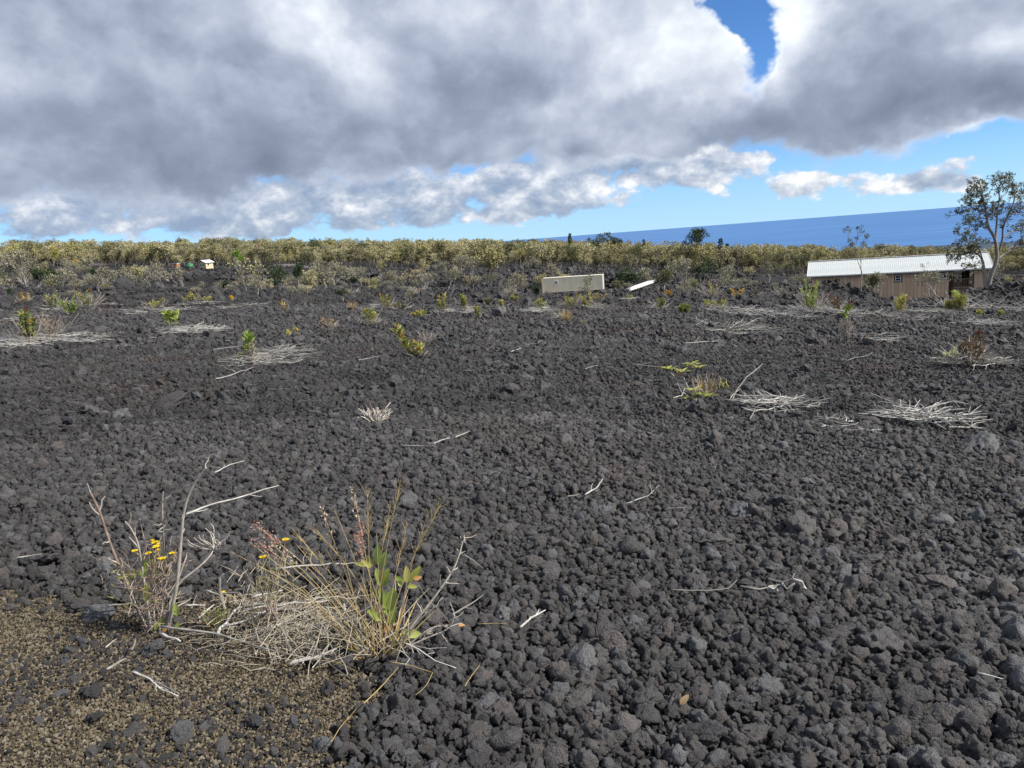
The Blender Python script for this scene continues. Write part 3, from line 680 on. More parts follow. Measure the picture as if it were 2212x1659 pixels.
def build_house():
    L, D, EH, RISE, RD = 20.1, 9.0, 3.25, 1.55, 4.5
    base = Vector((38.0, 97.0, -8.85))
    h = thing('long_house', 'long brown wooden house with a white ribbed metal roof', 'house', base, R(-24))
    y0 = 0.55
    pa, pb, pc = 0.797 * L, 0.905 * L, L - 0.5
    bw = 0.41; cuts = [(0.335 * L, 0.355 * L + 0.35), ]
    bm = MB().box(0, bw - 0.025, 0, 0.05, 0, EH - 0.06); me = bm.mesh('siding_board', 'siding')
    x = 0.5
    back = boxpart('wall', 'trim_brown', h, 0.45, pa - 0.02, y0 + 0.052, y0 + 0.16, 0.0, EH - 0.05)
    while x < pa - bw:
        o = obj('siding_board', me, h); o.location = (x, y0, 0.0); x += bw
    x = pb + 0.05
    while x < pc - bw + 0.1:
        o = obj('siding_board', me, h); o.location = (x, y0, 0.0); x += bw
    boxpart('wall', 'siding', h, pb, pc, y0 + 0.052, y0 + 0.16, 0.0, EH - 0.05)
    boxpart('wall', 'siding', h, 0.44, 0.58, y0 + 0.17, D - 0.5, 0.0, EH - 0.02)           # gable ends
    boxpart('wall', 'siding', h, pc, pc + 0.12, y0 + 0.02, D - 0.5, 0.0, EH - 0.02)
    boxpart('wall', 'siding', h, 0.6, pa - 0.02, D - 0.62, D - 0.5, 0.0, EH - 0.02)
    boxpart('wall', 'siding', h, pa - 0.12, pa, y0 + 0.17, D - 0.65, 0.0, EH - 0.05)      # porch side
    for gx in (0.44, pc):
        MB().add([(gx, 0.6, EH - 0.02), (gx, D - 0.6, EH - 0.02), (gx, RD, EH + RISE - 0.12), (gx + 0.12, 0.6, EH - 0.02), (gx + 0.12, D - 0.6, EH - 0.02), (gx + 0.12, RD, EH + RISE - 0.12)],
                 [(0, 2, 1), (3, 4, 5), (0, 3, 5, 2), (1, 2, 5, 4), (0, 1, 4, 3)]).build('gable', 'siding', h)
    window(h, 0.49 * L, y0, EH - 1.25, 0.84, 0.95, 'trim_brown', 'h')
    window(h, 0.722 * L, y0, EH - 1.22, 1.06, 0.95, 'trim_brown', 'v')
    window(h, 0.330 * L, y0, EH - 1.45, 0.85, 1.2, 'trim_brown', 'v')
    # porch
    boxpart('porch_floor', 'deck_wood', h, pa + 0.003, pb - 0.003, y0 - 0.05, D - 0.7, 1.02, 1.16)
    for px in (pa + 0.02, pb - 0.09): boxpart('post', 'trim_brown', h, px, px + 0.10, y0 - 0.10, y0 - 0.002, 0.0, EH - 0.08)
    boxpart('door', 'door_red', h, pa + 0.72 * (pb - pa), pa + 0.96 * (pb - pa), 3.2, 3.26, 1.165, EH - 0.15)
    boxpart('porch_screen', 'trim_brown', h, pa + 0.56 * (pb - pa), pa + 0.70 * (pb - pa), 3.0, 3.08, 1.165, EH - 0.1)
    for (ry, za, zb) in ((y0 + 0.02, 1.17, 1.17), (D - 0.9, 1.17, 1.17)):
        rl = boxpart('railing', 'deck_wood', h, pa + 0.13, pb - 0.10, ry, ry + 0.07, za + 0.86, za + 0.94)
        bal = MB().box(0, 0.05, 0, 0.05, 0, 0.855).mesh('baluster', 'deck_wood')
        for k in range(11):
            o = obj('baluster', bal, rl); o.location = (pa + 0.22 + k * (pb - pa - 0.4) / 10, ry + 0.01, za)
    boxpart('porch_skirt', 'deck_wood', h, pa + 0.13, pb - 0.10, y0 + 0.1, y0 + 0.16, 0.0, 0.98)
    # roof
    n = 22; w = L / n
    pm = corr_panel(w - 0.006, RD + 0.02, RISE, 4, 0.012).mesh('roof_panel', 'roof_metal')
    for i in range(n):
        o = obj('roof_panel', pm, h); o.location = (i * w, 0, EH)
    for i in range(n):
        o = obj('roof_panel', pm, h); o.location = ((i + 1) * w, D, EH); o.rotation_euler = (0, 0, math.pi)
    boxpart('ridge_cap', 'white_paint', h, -0.02, L + 0.02, RD - 0.16, RD + 0.16, EH + RISE + 0.03, EH + RISE + 0.075)
    boxpart('fascia', 'white_paint', h, -0.01, L + 0.01, -0.03, 0.02, EH - 0.14, EH - 0.02)
    for gx in (-0.035, L + 0.004):
        MB().add([(gx, 0.0, EH - 0.12), (gx, RD, EH + RISE - 0.12), (gx, RD, EH + RISE + 0.05), (gx, 0.0, EH + 0.05), (gx + 0.03, 0.0, EH - 0.12), (gx + 0.03, RD, EH + RISE - 0.12), (gx + 0.03, RD, EH + RISE + 0.05), (gx + 0.03, 0.0, EH + 0.05)],
                 [(0, 1, 2, 3), (7, 6, 5, 4), (0, 4, 5, 1), (2, 6, 7, 3), (1, 5, 6, 2), (0, 3, 7, 4)]).build('barge_board', 'white_paint', h)
    boxpart('soffit', 'trim_brown', h, 0.02, L - 0.02, 0.03, y0 + 0.05, EH - 0.05, EH - 0.035)
build_house()
def build_container():
    pl = at(1172, 633, 152.0)
    L, W, H = 11.9, 2.45, 2.86
    c = thing('shipping_container', 'beige corrugated shipping container with a small two-pane window', 'container', pl, R(-14))
    n = 38; d = (L - 0.3) / n; prof = []
    for k in range(n):
        a = 0.15 + k * d; prof += [(a, 0.0), (a + 0.30 * d, 0.0), (a + 0.45 * d, 0.026), (a + 0.85 * d, 0.026)]
    prof.append((L - 0.15, 0.0)); vs = []; fs = []
    for (x, y) in prof: vs += [(x, 0.02 + y, 0.16), (x, 0.02 + y, H - 0.12)]
    for i in range(len(prof) - 1): fs.append((2 * i, 2 * i + 2, 2 * i + 3, 2 * i + 1))
    MB().add(vs, fs).build('side_wall', 'container_paint', c)
    boxpart('rear_wall', 'container_paint', c, 0.15, L - 0.15, W - 0.06, W - 0.01, 0.16, H - 0.12)
    boxpart('floor_frame', 'container_paint', c, 0.15, L - 0.15, 0.10, W - 0.07, 0.05, 0.16)
    for (x, y) in ((0, 0), (L - 0.15, 0), (0, W - 0.15), (L - 0.15, W - 0.15)): boxpart('corner_post', 'container_rim', c, x, x + 0.15, y, y + 0.15, 0.0, H)
    for y in (0.002, W - 0.12):
        boxpart('top_rail', 'container_rim', c, 0.15, L - 0.15, y, y + 0.12, H - 0.13, H - 0.002); boxpart('bottom_rail', 'container_rim', c, 0.15, L - 0.15, y, y + 0.12, 0.02, 0.158)
    boxpart('roof', 'container_rim', c, 0.13, L - 0.13, 0.12, W - 0.12, H - 0.06, H - 0.02)
    boxpart('end_wall', 'container_rim', c, 0.03, 0.08, 0.15, W - 0.15, 0.03, H - 0.06)
    for k in range(2):
        y = 0.16 + k * (W - 0.32) / 2
        dr = boxpart('door', 'container_rim', c, L - 0.09, L - 0.03, y, y + (W - 0.34) / 2, 0.04, H - 0.07)
        for q in (0.25, 0.75): MB().tube([(L - 0.012, y + q * W * 0.42, 0.1), (L - 0.012, y + q * W * 0.42, H - 0.15)], 0.022, 0.022, 6).build('lock_bar', 'white_paint', dr)
    window(c, 0.20 * L, 0.02, H - 1.28, 0.86, 0.72, 'white_paint', 'v')
    d_ = MB(); rg = random.Random(4)
    vs = [(0, 0, 0)]; N = 22
    return c, pl
cont, cont_p = build_container()
def mound_patch(name, label, cat, cx, cy, rx, ry, h, m, seed, kind='structure', lift=0.05):
    mb = MB(); nr, nt = 10, 40; X = []; Y = []; K = []
    for i in range(nr + 1):
        for k in range(nt):
            a = 2 * math.pi * k / nt; q = i / nr
            w = 1 + 0.16 * math.sin(3 * a + seed) + 0.10 * math.sin(7 * a + seed * 2)
            X.append(cx + rx * q * w * math.cos(a)); Y.append(cy + ry * q * w * math.sin(a)); K.append(1 - q * q)
    X = np.array(X); Y = np.array(Y); K = np.array(K)
    Z = height(X, Y) + lift * (K > 0) + h * K + np.where(K <= 0, -0.4, 0) + 0.05 * fbm(X * 2, Y * 2, 2, seed)
    fs = [(i * nt + k, i * nt + (k + 1) % nt, (i + 1) * nt + (k + 1) % nt, (i + 1) * nt + k) for i in range(nr) for k in range(nt)]
    mb.add(list(zip(X, Y, Z)), fs)
    o = mb.build(name, m, None, True); tag(o, label, cat, None, kind); return o
mound_patch('dirt', 'patch of tan dirt at the foot of the container', 'ground', cont_p.x + 1.2, cont_p.y - 0.7, 2.6, 1.0, 0.25, 'dirt_brown', 2)
mound_patch('ground_pad', 'levelled dark cinder pad before the container', 'ground', cont_p.x + 4.0, cont_p.y - 6.0, 14, 3.6, 0.1, 'road_gravel', 3, lift=0.12)
p = hit(1035, 566); mound_patch('gravel_heap', 'smooth grey gravel heap before the woodland', 'ground', p.x, p.y + 3, 10.5, 4.0, 1.6, 'road_gravel', 5, lift=0.5)
p = hit(60, 574); mound_patch('gravel_road', 'grey gravel road skirting the woodland edge', 'road', p.x, p.y, 26, 2.2, 0.1, 'road_gravel', 7, lift=0.55)
p = hit(640, 576); mound_patch('gravel_road', 'short stretch of grey gravel road past the cream cabin', 'road', p.x, p.y, 9, 1.6, 0.1, 'road_gravel', 8, lift=0.5)
def build_cabin():
    p = hit(444, 580); s = p.y / FPX
    W, D, H = 20 * s, 20 * s, 13.5 * s
    h = thing('small_cabin', 'small cream cabin with a white gable roof at the woodland edge', 'cabin', (p.x - 13 * s, p.y, p.z - 0.1), R(-26))
    boxpart('wall', 'cream_wall', h, 0, W, 0, 0.12, 0, H); boxpart('wall', 'cream_wall', h, W - 0.12, W, 0.122, D, 0, H); boxpart('wall', 'cream_wall', h, 0, 0.12, 0.122, D, 0, H); boxpart('wall', 'cream_wall', h, 0.122, W - 0.122, D - 0.12, D, 0, H)
    R_ = 0.55
    MB().add([(0, 0.0, H), (W, 0, H), (W / 2, 0, H + R_), (0, 0.12, H), (W, 0.12, H), (W / 2, 0.12, H + R_)], [(0, 1, 2), (5, 4, 3), (0, 2, 5, 3), (1, 4, 5, 2)]).build('gable', 'cream_wall', h)
    rf = MB()
    for sgn, x0, x1 in ((-1, -0.3, W / 2), (1, W + 0.3, W / 2)):
        e = 0.3 / (W / 2) * R_
        vs = [(x0, -0.35, H - e), (x1, -0.35, H + R_), (x1, D + 0.3, H + R_), (x0, D + 0.3, H - e)]
        rf.add([(a, b, c + 0.02) for a, b, c in vs] + [(a, b, c + 0.10) for a, b, c in vs], [(0, 1, 2, 3), (7, 6, 5, 4), (0, 4, 5, 1), (1, 5, 6, 2), (2, 6, 7, 3), (3, 7, 4, 0)])
    rf.build('roof', 'white_paint', h)
    for k, x in enumerate((0.17 * W, 0.55 * W)):
        w = MB().box(x, x + 0.5, -0.03, 0.01, H * 0.48, H * 0.48 + 0.5).build('window', 'white_paint', h); boxpart('pane', 'dark_glass', w, x + 0.05, x + 0.45, -0.05, -0.032, H * 0.48 + 0.05, H * 0.48 + 0.45)
    w = MB().box(W - 0.01, W + 0.03, 0.5, 1.1, H * 0.5, H * 0.5 + 0.55).build('window', 'white_paint', h); boxpart('pane', 'dark_glass', w, W + 0.032, W + 0.05, 0.55, 1.05, H * 0.5 + 0.05, H * 0.5 + 0.5)
    # things beside it
    q = hit(402, 576); s = q.y / FPX
    c = thing('canopy_shelter', 'white flat canopy on posts beside the cream cabin', 'canopy', (q.x, q.y, q.z - 0.1), R(-10))
    boxpart('roof', 'white_paint', c, -12 * s, 11 * s, 0, 2.4, 9.5 * s, 10.6 * s)
    for x in (-11 * s, 10 * s):
        for y in (0.1, 2.2): boxpart('post', 'white_paint', c, x, x + 0.08, y, y + 0.08, 0, 9.48 * s)
    q = hit(412, 579)
    t_ = thing('water_tank', 'dark green round water tank under the white canopy', 'tank', (q.x, q.y - 0.5, q.z - 0.1))
    MB().tube([(0, 0, 0), (0, 0, 8 * s)], 7 * s, 7 * s, 20).build('wall', 'tank_green', t_, True)
    MB().tube([(0, 0, 8 * s), (0, 0, 9.4 * s), (0, 0, 10 * s)], 0, 0, 20, rads=[7.2 * s, 4 * s, 0.8 * s]).build('lid', 'tank_green', t_, True)
    q = hit(376, 577)
    sh = thing('garden_shed', 'low rust orange shed with a white roof near the cream cabin', 'shed', (q.x - 7 * s, q.y, q.z - 0.1), R(-12))
    boxpart('wall', 'rust_orange', sh, 0, 12 * s, 0, 1.8, 0, 6.5 * s); boxpart('roof', 'white_paint', sh, -0.2, 12.5 * s, -0.25, 2.0, 6.6 * s, 7.6 * s)
    boxpart('door', 'white_paint', sh, 4 * s, 7 * s, -0.04, -0.003, 0, 5 * s)
build_cabin()
def build_panels():
    a = hit(1358, 629); b = at(1424, 606, a.y + 4.2)
    d = b - a
    t_ = thing('panel_stack', 'stack of long white metal panels propped on the lava', 'panels', a)
    rg = random.Random(3); L = d.length; dn = d.normalized(); side = dn.cross(Vector((0, 0, 1))).normalized(); up = side.cross(dn)
    for k in range(4):
        o_ = side * (0.10 * (k % 2) - 0.05 * k) + up * (0.05 + 0.075 * k) + dn * (0.25 * rg.uniform(-1, 1))
        mb = MB(); vs = []; fs = []
        prof = [(-0.42, 0), (-0.30, 0), (-0.27, 0.035), (-0.06, 0.035), (-0.03, 0), (0.03, 0), (0.06, 0.035), (0.27, 0.035), (0.30, 0), (0.42, 0)]
        for (x, h_) in prof:
            for e in (0, L * (1 - 0.05 * k)):
                for th in (0, 0.03): vs.append(o_ + dn * e + side * x + up * (h_ + th))
        for i in range(len(prof) - 1):
            q = 4 * i; fs += [(q, q + 4, q + 6, q + 2), (q + 1, q + 3, q + 7, q + 5), (q, q + 1, q + 5, q + 4), (q + 2, q + 6, q + 7, q + 3)]
        fs += [(0, 2, 3, 1), (len(vs) - 4, len(vs) - 3, len(vs) - 1, len(vs) - 2)]
        mb.add(vs, fs).build('panel', 'white_paint', t_)
    for (u0, v0, u1, v1, lb) in ((618, 628, 642, 627, 'pair of short white boards lying before the grey trees'), (646, 628, 684, 626, 'longest white board lying before the grey trees'), (686, 626, 704, 624, 'short broken white board at the end of the row')):
        a = hit(u0, v0); b = hit(u1, v1); b = at(u1, v1, a.y + 0.6)
        q = thing('white_board', lb, 'board', a); dv = b - a; side = dv.cross(Vector((0, 0, 1))).normalized() * 0.14
        for k in range(2):
            e = Vector((0, 0, 0.06 + 0.06 * k)); o2 = side * (0.8 * k); z_ = Vector((0, 0, 0.045)); s_ = dv * (0.12 * k); f_ = dv * (1 - 0.1 * k)
            vs = [s_ - side + e + o2, f_ - side + e + o2, f_ + side + e + o2, s_ + side + e + o2]
            MB().add(vs + [v + z_ for v in vs], [(3, 2, 1, 0), (4, 5, 6, 7), (0, 1, 5, 4), (1, 2, 6, 5), (2, 3, 7, 6), (3, 0, 4, 7)]).build('plank', 'white_paint', q)
    a = hit(1548, 616); q = thing('wire_panel', 'low white wire fence panel among shrubs', 'fence', a, R(-10)); s = a.y / FPX
    for k in range(2): MB().tube([(-18 * s + 36 * s * k, 0, -0.1), (-18 * s + 36 * s * k, 0, 13 * s)], 0.03, 0.03, 6).build('post', 'white_paint', q)
    for k in range(4): MB().tube([(-18 * s, 0, (2 + 3.4 * k) * s), (18 * s, 0, (2 + 3.4 * k) * s)], 0.014, 0.014, 5).build('wire', 'white_paint', q)
    for k in range(9): MB().tube([(-14.4 * s + 3.6 * s * k, 0, 2 * s), (-14.4 * s + 3.6 * s * k, 0, 12.3 * s)], 0.010, 0.010, 5).build('wire', 'white_paint', q)
build_panels()

# ------------------------------------------------------------------ trees
def grow(rg, H, levels, spread, kids, gnarl, r0, trunk=0.32, lift=0.22, shrink=(0.62, 0.85), lean=(0, 0)):
    segs = []; tips = []
    def rec(p, d, L, r, lev):
        n = 3 if lev < levels else 4; pts = [p]; dd = d.copy(); q = p.copy()
        for i in range(n):
            dd = (dd + rv(rg, gnarl) + Vector((0, 0, lift * 0.25))).normalized(); q = q + dd * (L / n); pts.append(q.copy())
        segs.append((pts, r, r * 0.68, lev))
        if lev == 0: tips.append((q, dd)); return
        if lev == 1: tips.append((pts[2], dd))
        for k in range(rg.choice(kids)):
            a = pts[-1] if k == 0 else pts[rg.choice((-1, -1, -2))]
            nd = (dd + rdir(rg) * spread + Vector((0, 0, lift))).normalized()
            rec(a.copy(), nd, L * rg.uniform(*shrink), r * rg.uniform(0.55, 0.72), lev - 1)
    rec(Vector((0, 0, -0.15)), Vector((lean[0], lean[1], 1)).normalized(), H * trunk, r0, levels)
    top = max(t[0].z for t in tips); k = H / top
    segs = [([q * k for q in pts], a, b, lv) for pts, a, b, lv in segs]
    tips = [(q * k, d) for q, d in tips]
    return segs, tips
def crown_mb(rg, tips, n, rad, ll, lw, up=0.3):
    mb = MB()
    for q, d in tips:
        for _ in range(n):
            o_ = rdir(rg); o_ = (o_ + Vector((0, 0, up)) + d * 0.3).normalized()
            b = q + o_ * (rad * rg.random() ** 0.6)
            mb.leaf(b, (o_ + rdir(rg) * 0.7), rdir(rg) + Vector((0, 0, 0.6)), ll * rg.uniform(0.7, 1.3), lw * rg.uniform(0.7, 1.3), 0.12)
    return mb
def wood_mb(segs, sides=(4, 5, 6)):
    mb = MB()
    for pts, a, b, lv in segs:
        mb.tube(pts, a, b, sides[0] if lv < 2 else sides[1] if lv < 3 else sides[2], cap=False)
    return mb
def variant(seed, H, levels=3, spread=0.75, kids=(2, 3), gnarl=0.16, r0=0.10, nleaf=14, rad=0.55, ll=0.34, lw=0.20, lm='leaf_forest', bark='bark', trunk=0.3, lift=0.25, shrink=(0.62, 0.85)):
    rg = random.Random(seed); segs, tips = grow(rg, H, levels, spread, kids, gnarl, r0, trunk, lift, shrink)
    return wood_mb(segs).mesh('trunk', bark, True), (crown_mb(rg, tips, nleaf, rad, ll, lw).mesh('crown', lm) if nleaf else None)
def place_tree(name, label, cat, var, p, sc, rz, group=None, w=1.0):
    t_ = thing(name, label, cat, p, rz, group); t_.scale = (sc * w, sc * w, sc)
    obj('trunk', var[0], t_)
    if var[1] is not None: obj('crown', var[1], t_)
    return t_
FOR = [variant(600 + i, 6.6, 4, 0.70, (2, 2, 3), 0.20, 0.10, 18, 0.55, 0.34, 0.19, bark='bark_wood', trunk=0.12, lift=0.34, shrink=(0.7, 1.05)) for i in range(10)]
GRY = [variant(640 + i, 4.4, 4, 0.80, (2, 3), 0.22, 0.10, 10, 0.40, 0.30, 0.15, 'leaf_grey', lift=0.25, trunk=0.16, shrink=(0.68, 0.95)) for i in range(8)]
BARE = [variant(680 + i, 7.0, 4, 0.55, (2, 2, 3), 0.16, 0.08, 0, lift=0.35) for i in range(3)]
OLV = [variant(700 + i, 4.6, 3, 0.75, (3, 3), 0.15, 0.10, 22, 0.55, 0.26, 0.14, 'leaf_olive') for i in range(3)]
DRK = [variant(720 + i, 4.0, 3, 0.7, (3, 3), 0.15, 0.10, 30, 0.5, 0.26, 0.15, 'leaf_dark') for i in range(3)]
rg = random.Random(21)
spots = []
def free(x, y, d, lst): return all((x - a) ** 2 + (y - b) ** 2 > d * d for a, b in lst)
front = []; tries = 0
# front rows of the woodland
while len(front) < 165 and tries < 6000:
    tries += 1; a = R(rg.uniform(-36, 36)); y = rg.uniform(211, 236); x = y * math.tan(a)
    if not free(x, y, 2.1, front): continue
    front.append((x, y))
xs = np.array([q[0] for q in front]); ys = np.array([q[1] for q in front]); zs = height(xs, ys)
for (x, y), z in zip(front, zs):
    k = rg.random()
    sc_ = (0.42 + 0.62 * rg.random() ** 1.3); sz_ = 'tall' if sc_ > 0.86 else 'medium-high' if sc_ > 0.70 else 'low'
    if k < 0.86: place_tree('ohia_tree', sz_ + ' grey-green ohia tree in the front row of the woodland', 'tree', rg.choice(FOR), (x, y, z - 0.1), sc_, rg.uniform(0, 6.28), sz_ + ' trees in the front row of the woodland', rg.uniform(0.8, 1.35))
    elif k < 0.93: place_tree('ohia_tree', 'olive green rounded tree in the front row of the woodland', 'tree', rg.choice(OLV), (x, y, z - 0.1), rg.uniform(0.9, 1.25), rg.uniform(0, 6.28), 'olive trees of the woodland edge')
    else: place_tree('bare_tree', 'bare grey dead tree standing in the woodland edge', 'tree', rg.choice(BARE), (x, y, z - 0.1), rg.uniform(0.8, 1.0), rg.uniform(0, 6.28), 'dead trees of the woodland')
# the woodland behind reads as one mass
def forest_mass():
    X, Y, r = field(224, 350, 2.9, 38)
    k = (Y > 228); X, Y = X[k], Y[k]; n = len(X); Z = height(X, Y) - 0.1
    meshes = []
    for i in range(6):
        a, c = FOR[i]
        m = bpy.data.meshes.new('woodland_tree'); va = [v.co[:] for v in a.vertices]; vb = [v.co[:] for v in c.vertices]; o = len(va)
        m.from_pydata(va + vb, [], [tuple(p.vertices) for p in a.polygons] + [tuple(i_ + o for i_ in p.vertices) for p in c.polygons])
        m.materials.append(MATS['bark_wood']); m.materials.append(MATS['leaf_forest'])
        mi = np.zeros(len(m.polygons), np.int32); mi[len(a.polygons):] = 1; m.polygons.foreach_set('material_index', mi); m.update(); meshes.append(m)
    meshes.append(BARE[0][0])
    s = (0.50 + 0.72 * RNG.uniform(0, 1, n) ** 2.4) * (1 + 0.12 * fbm(X * 0.03, Y * 0.03, 2, 5)); idx = np.where(RNG.uniform(0, 1, n) < 0.10, 6, RNG.integers(0, 6, n))
    rot = np.zeros((n, 3)); rot[:, 2] = RNG.uniform(-3.14, 3.14, n)
    o = scatter('woodland', meshes, np.stack([X, Y, Z], -1), rot, np.stack([s * RNG.uniform(0.8, 1.3, n), s * RNG.uniform(0.8, 1.3, n), s], -1), idx)
    o['label'] = 'dense sunlit grey-green woodland behind its front row'; o['category'] = 'woodland'
forest_mass()
# scattered trees on the lava flow
mid = []; tries = 0
while len(mid) < 118 and tries < 9000:
    tries += 1
    a = rg.uniform(-0.70, 0.68); y = 80 + 108 * rg.random() ** 0.8; x = a * y
    if not free(x, y, 3.6, mid): continue
    if y < 154 and 0.02 < a < 0.135: continue
    if y < 112 and 0.28 < a < 0.66: continue
    if y < 120 and a > 0.10 and rg.random() < 0.65: continue
    if -0.45 < a < -0.36: continue
    if a > -0.1 and rg.random() < 0.35: continue
    if vn(np.array([x * 0.05]), np.array([y * 0.05]), 8)[0] < -0.35: continue
    mid.append((x, y))
xs = np.array([q[0] for q in mid]); ys = np.array([q[1] for q in mid]); zs = height(xs, ys)
for (x, y), z in zip(mid, zs):
    k = rg.random(); rz = rg.uniform(0, 6.28)
    sc_ = rg.uniform(0.6, 1.2); sz_ = 'tall' if sc_ > 1.0 else 'medium-high' if sc_ > 0.8 else 'low'; wh_ = 'beyond the container' if y > 154 else 'between the field shrubs and the container'
    if k < 0.66: place_tree('ohia_tree', sz_ + ' sparse grey twiggy ohia tree on the lava ' + wh_, 'tree', rg.choice(GRY), (x, y, z - 0.1), sc_, rz, sz_ + ' grey trees on the lava ' + wh_, rg.uniform(0.9, 1.2))
    elif k < 0.84: place_tree('ohia_tree', 'yellowish olive ohia tree growing on the lava flow', 'tree', rg.choice(FOR), (x, y, z - 0.1), rg.uniform(0.5, 0.75), rz, 'olive trees on the lava flow')
    elif k < 0.92: place_tree('ohia_tree', 'dense dark green tree growing on the lava flow', 'tree', rg.choice(DRK), (x, y, z - 0.1), rg.uniform(0.6, 0.95), rz, 'dark trees on the lava flow')
    else: place_tree('bare_tree', 'leafless pale grey small tree on the lava flow', 'tree', rg.choice(BARE), (x, y, z - 0.1), rg.uniform(0.45, 0.65), rz, 'leafless trees on the lava flow')
# low bushes rooted in the clinker
n = 0; done = []
while n < 46:
    u = rg.uniform(0, 1740); v = rg.uniform(607, 656)
    if 1140 < u < 1325 and v < 645: continue
    if 330 < u < 470 and v < 612: continue
    p = hit(u, v)
    if p.y < 40 or not free(p.x, p.y, 2.2, done): continue
    done.append((p.x, p.y)); n += 1; k = rg.random(); p.z -= 0.08; sc_ = rg.uniform(0.20, 0.36) * (p.y / 80) ** 0.4
    if k < 0.5: place_tree('lava_bush', 'low grey twiggy bush rooted in the black clinker', 'bush', rg.choice(GRY), p, sc_, rg.uniform(0, 6.28), 'grey bushes in the clinker', 1.4)
    elif k < 0.8: place_tree('lava_bush', 'low pale olive bush rooted in the black clinker', 'bush', rg.choice(FOR), p, sc_ * 0.7, rg.uniform(0, 6.28), 'olive bushes in the clinker', 1.3)
    elif k < 0.9: place_tree('lava_bush', 'low dark green bush rooted in the black clinker', 'bush', rg.choice(DRK), p, sc_, rg.uniform(0, 6.28), 'dark bushes in the clinker', 1.2)
    else: place_tree('lava_bush', 'low leafless grey bush rooted in the black clinker', 'bush', rg.choice(BARE), p, sc_ * 0.7, rg.uniform(0, 6.28), 'leafless bushes in the clinker', 1.6)
def base_at(u, depth):
    d = ray(u, 560); x = d[0] * depth; return Vector((x, depth, gz(x, depth) - 0.1))
# named trees along the skyline
def conifer(name, label, u, vtop, depth, wpx, lm, seed, tiers=16, open_=0.0, shape=1.0):
    p = base_at(u, depth); top = at(u, vtop, depth).z; H = top - p.z; s = depth / FPX; rg = random.Random(seed)
    t_ = thing(name, label, 'tree', p)
    MB().tube([(0, 0, -0.2), (0, 0, H * 0.5), (0, 0, H)], 0.18, 0.02, 7).build('trunk', 'bark_dark', t_)
    mb = MB(); W = wpx * s * 0.5
    for i in range(tiers):
        q = (i + 0.5) / tiers; z = H * (0.12 + 0.86 * q); rr = W * (1 - q) ** shape + 0.15
        for k in range(9):
            a = rg.uniform(0, 6.28); L = rr * rg.uniform(0.65, 1.15)
            e = Vector((math.cos(a) * L, math.sin(a) * L, z + L * rg.uniform(-0.05, 0.25)))
            for j in range(7):
                f = rg.uniform(0.25, 1.0); b = Vector((0, 0, z)).lerp(e, f)
                mb.leaf(b + rv(rg, 0.12), rdir(rg) + Vector((math.cos(a), math.sin(a), 0.3)), rdir(rg), rg.uniform(0.3, 0.55), rg.uniform(0.16, 0.28), 0.1)
    mb.build('crown', lm, t_)
conifer('norfolk_pine', 'tall narrow dark green pine rising above the woodland skyline', 1234, 503, 250, 20, 'leaf_dark', 1, 18)
conifer('cypress_tree', 'taller dark columnar cypress standing against the ocean', 1557, 514, 235, 19, 'leaf_dark', 2, 18, shape=0.45)
conifer('cypress_tree', 'shorter dark columnar cypress standing against the ocean', 1571, 525, 236, 15, 'leaf_dark', 3, 15, shape=0.5)
conifer('small_pine', 'small dark pine tip poking out of the woodland near the cabin', 462, 522, 255, 14, 'leaf_olive', 4, 14)
conifer('small_pine', 'small pointed pine right of the flat-topped dark trees', 1392, 516, 250, 14, 'leaf_olive', 5, 14)
def solo(name, label, u, vtop, depth, lm, seed, w=1.0, n=26, levels=3, rad=0.6, ll=0.36, spread=0.75, trunk=0.3, kids=(3, 3), vb=None, bark='bark', r0=0.12, lift=0.25, lw=None):
    p = base_at(u, depth) if vb is None else hit(u, vb); dp = p.y
    H = at(u, vtop, dp).z - p.z
    va = variant(seed, H, levels, spread, kids, 0.17, r0, n, rad, ll, lw or ll * 0.55, lm, bark, trunk, lift)
    return place_tree(name, label, 'tree', va, p, 1.0, seed * 1.3, None, w)
solo('broad_tree', 'broad dark green tree left of the two cypresses, against the ocean', 1515, 497, 232, 'leaf_dark', 801, 1.15, 34, 4, rad=0.9, ll=0.42, trunk=0.16, kids=(2, 3), lift=0.32)
solo('umbrella_tree', 'dark flat-topped tree right of the tall pine', 1300, 508, 248, 'leaf_dark', 802, 1.1, 34, rad=0.8, ll=0.4)
solo('umbrella_tree', 'smaller dark tree touching the flat-topped tree', 1330, 514, 246, 'leaf_dark', 803, 1.0, 30, rad=0.8, ll=0.4)
solo('bright_tree', 'bright green round tree in the woodland behind the cabin', 511, 543, 214, 'leaf_bright', 804, 0.8, 30, rad=0.6)
solo('bright_tree', 'yellow-green upright tree at the woodland edge near the gravel road', 122, 536, 213, 'leaf_yellowgreen', 805, 0.55, 30, rad=0.6)
solo('gold_bush', 'bright golden yellow bush at the woodland edge', 166, 563, 211, 'leaf_gold', 806, 0.8, 34, 2, rad=0.35, ll=0.25, trunk=0.2)
solo('round_tree', 'dark round tree breaking the skyline of the woodland', 677, 524, 240, 'leaf_dark', 807, 0.8, 40, rad=0.8, ll=0.4)
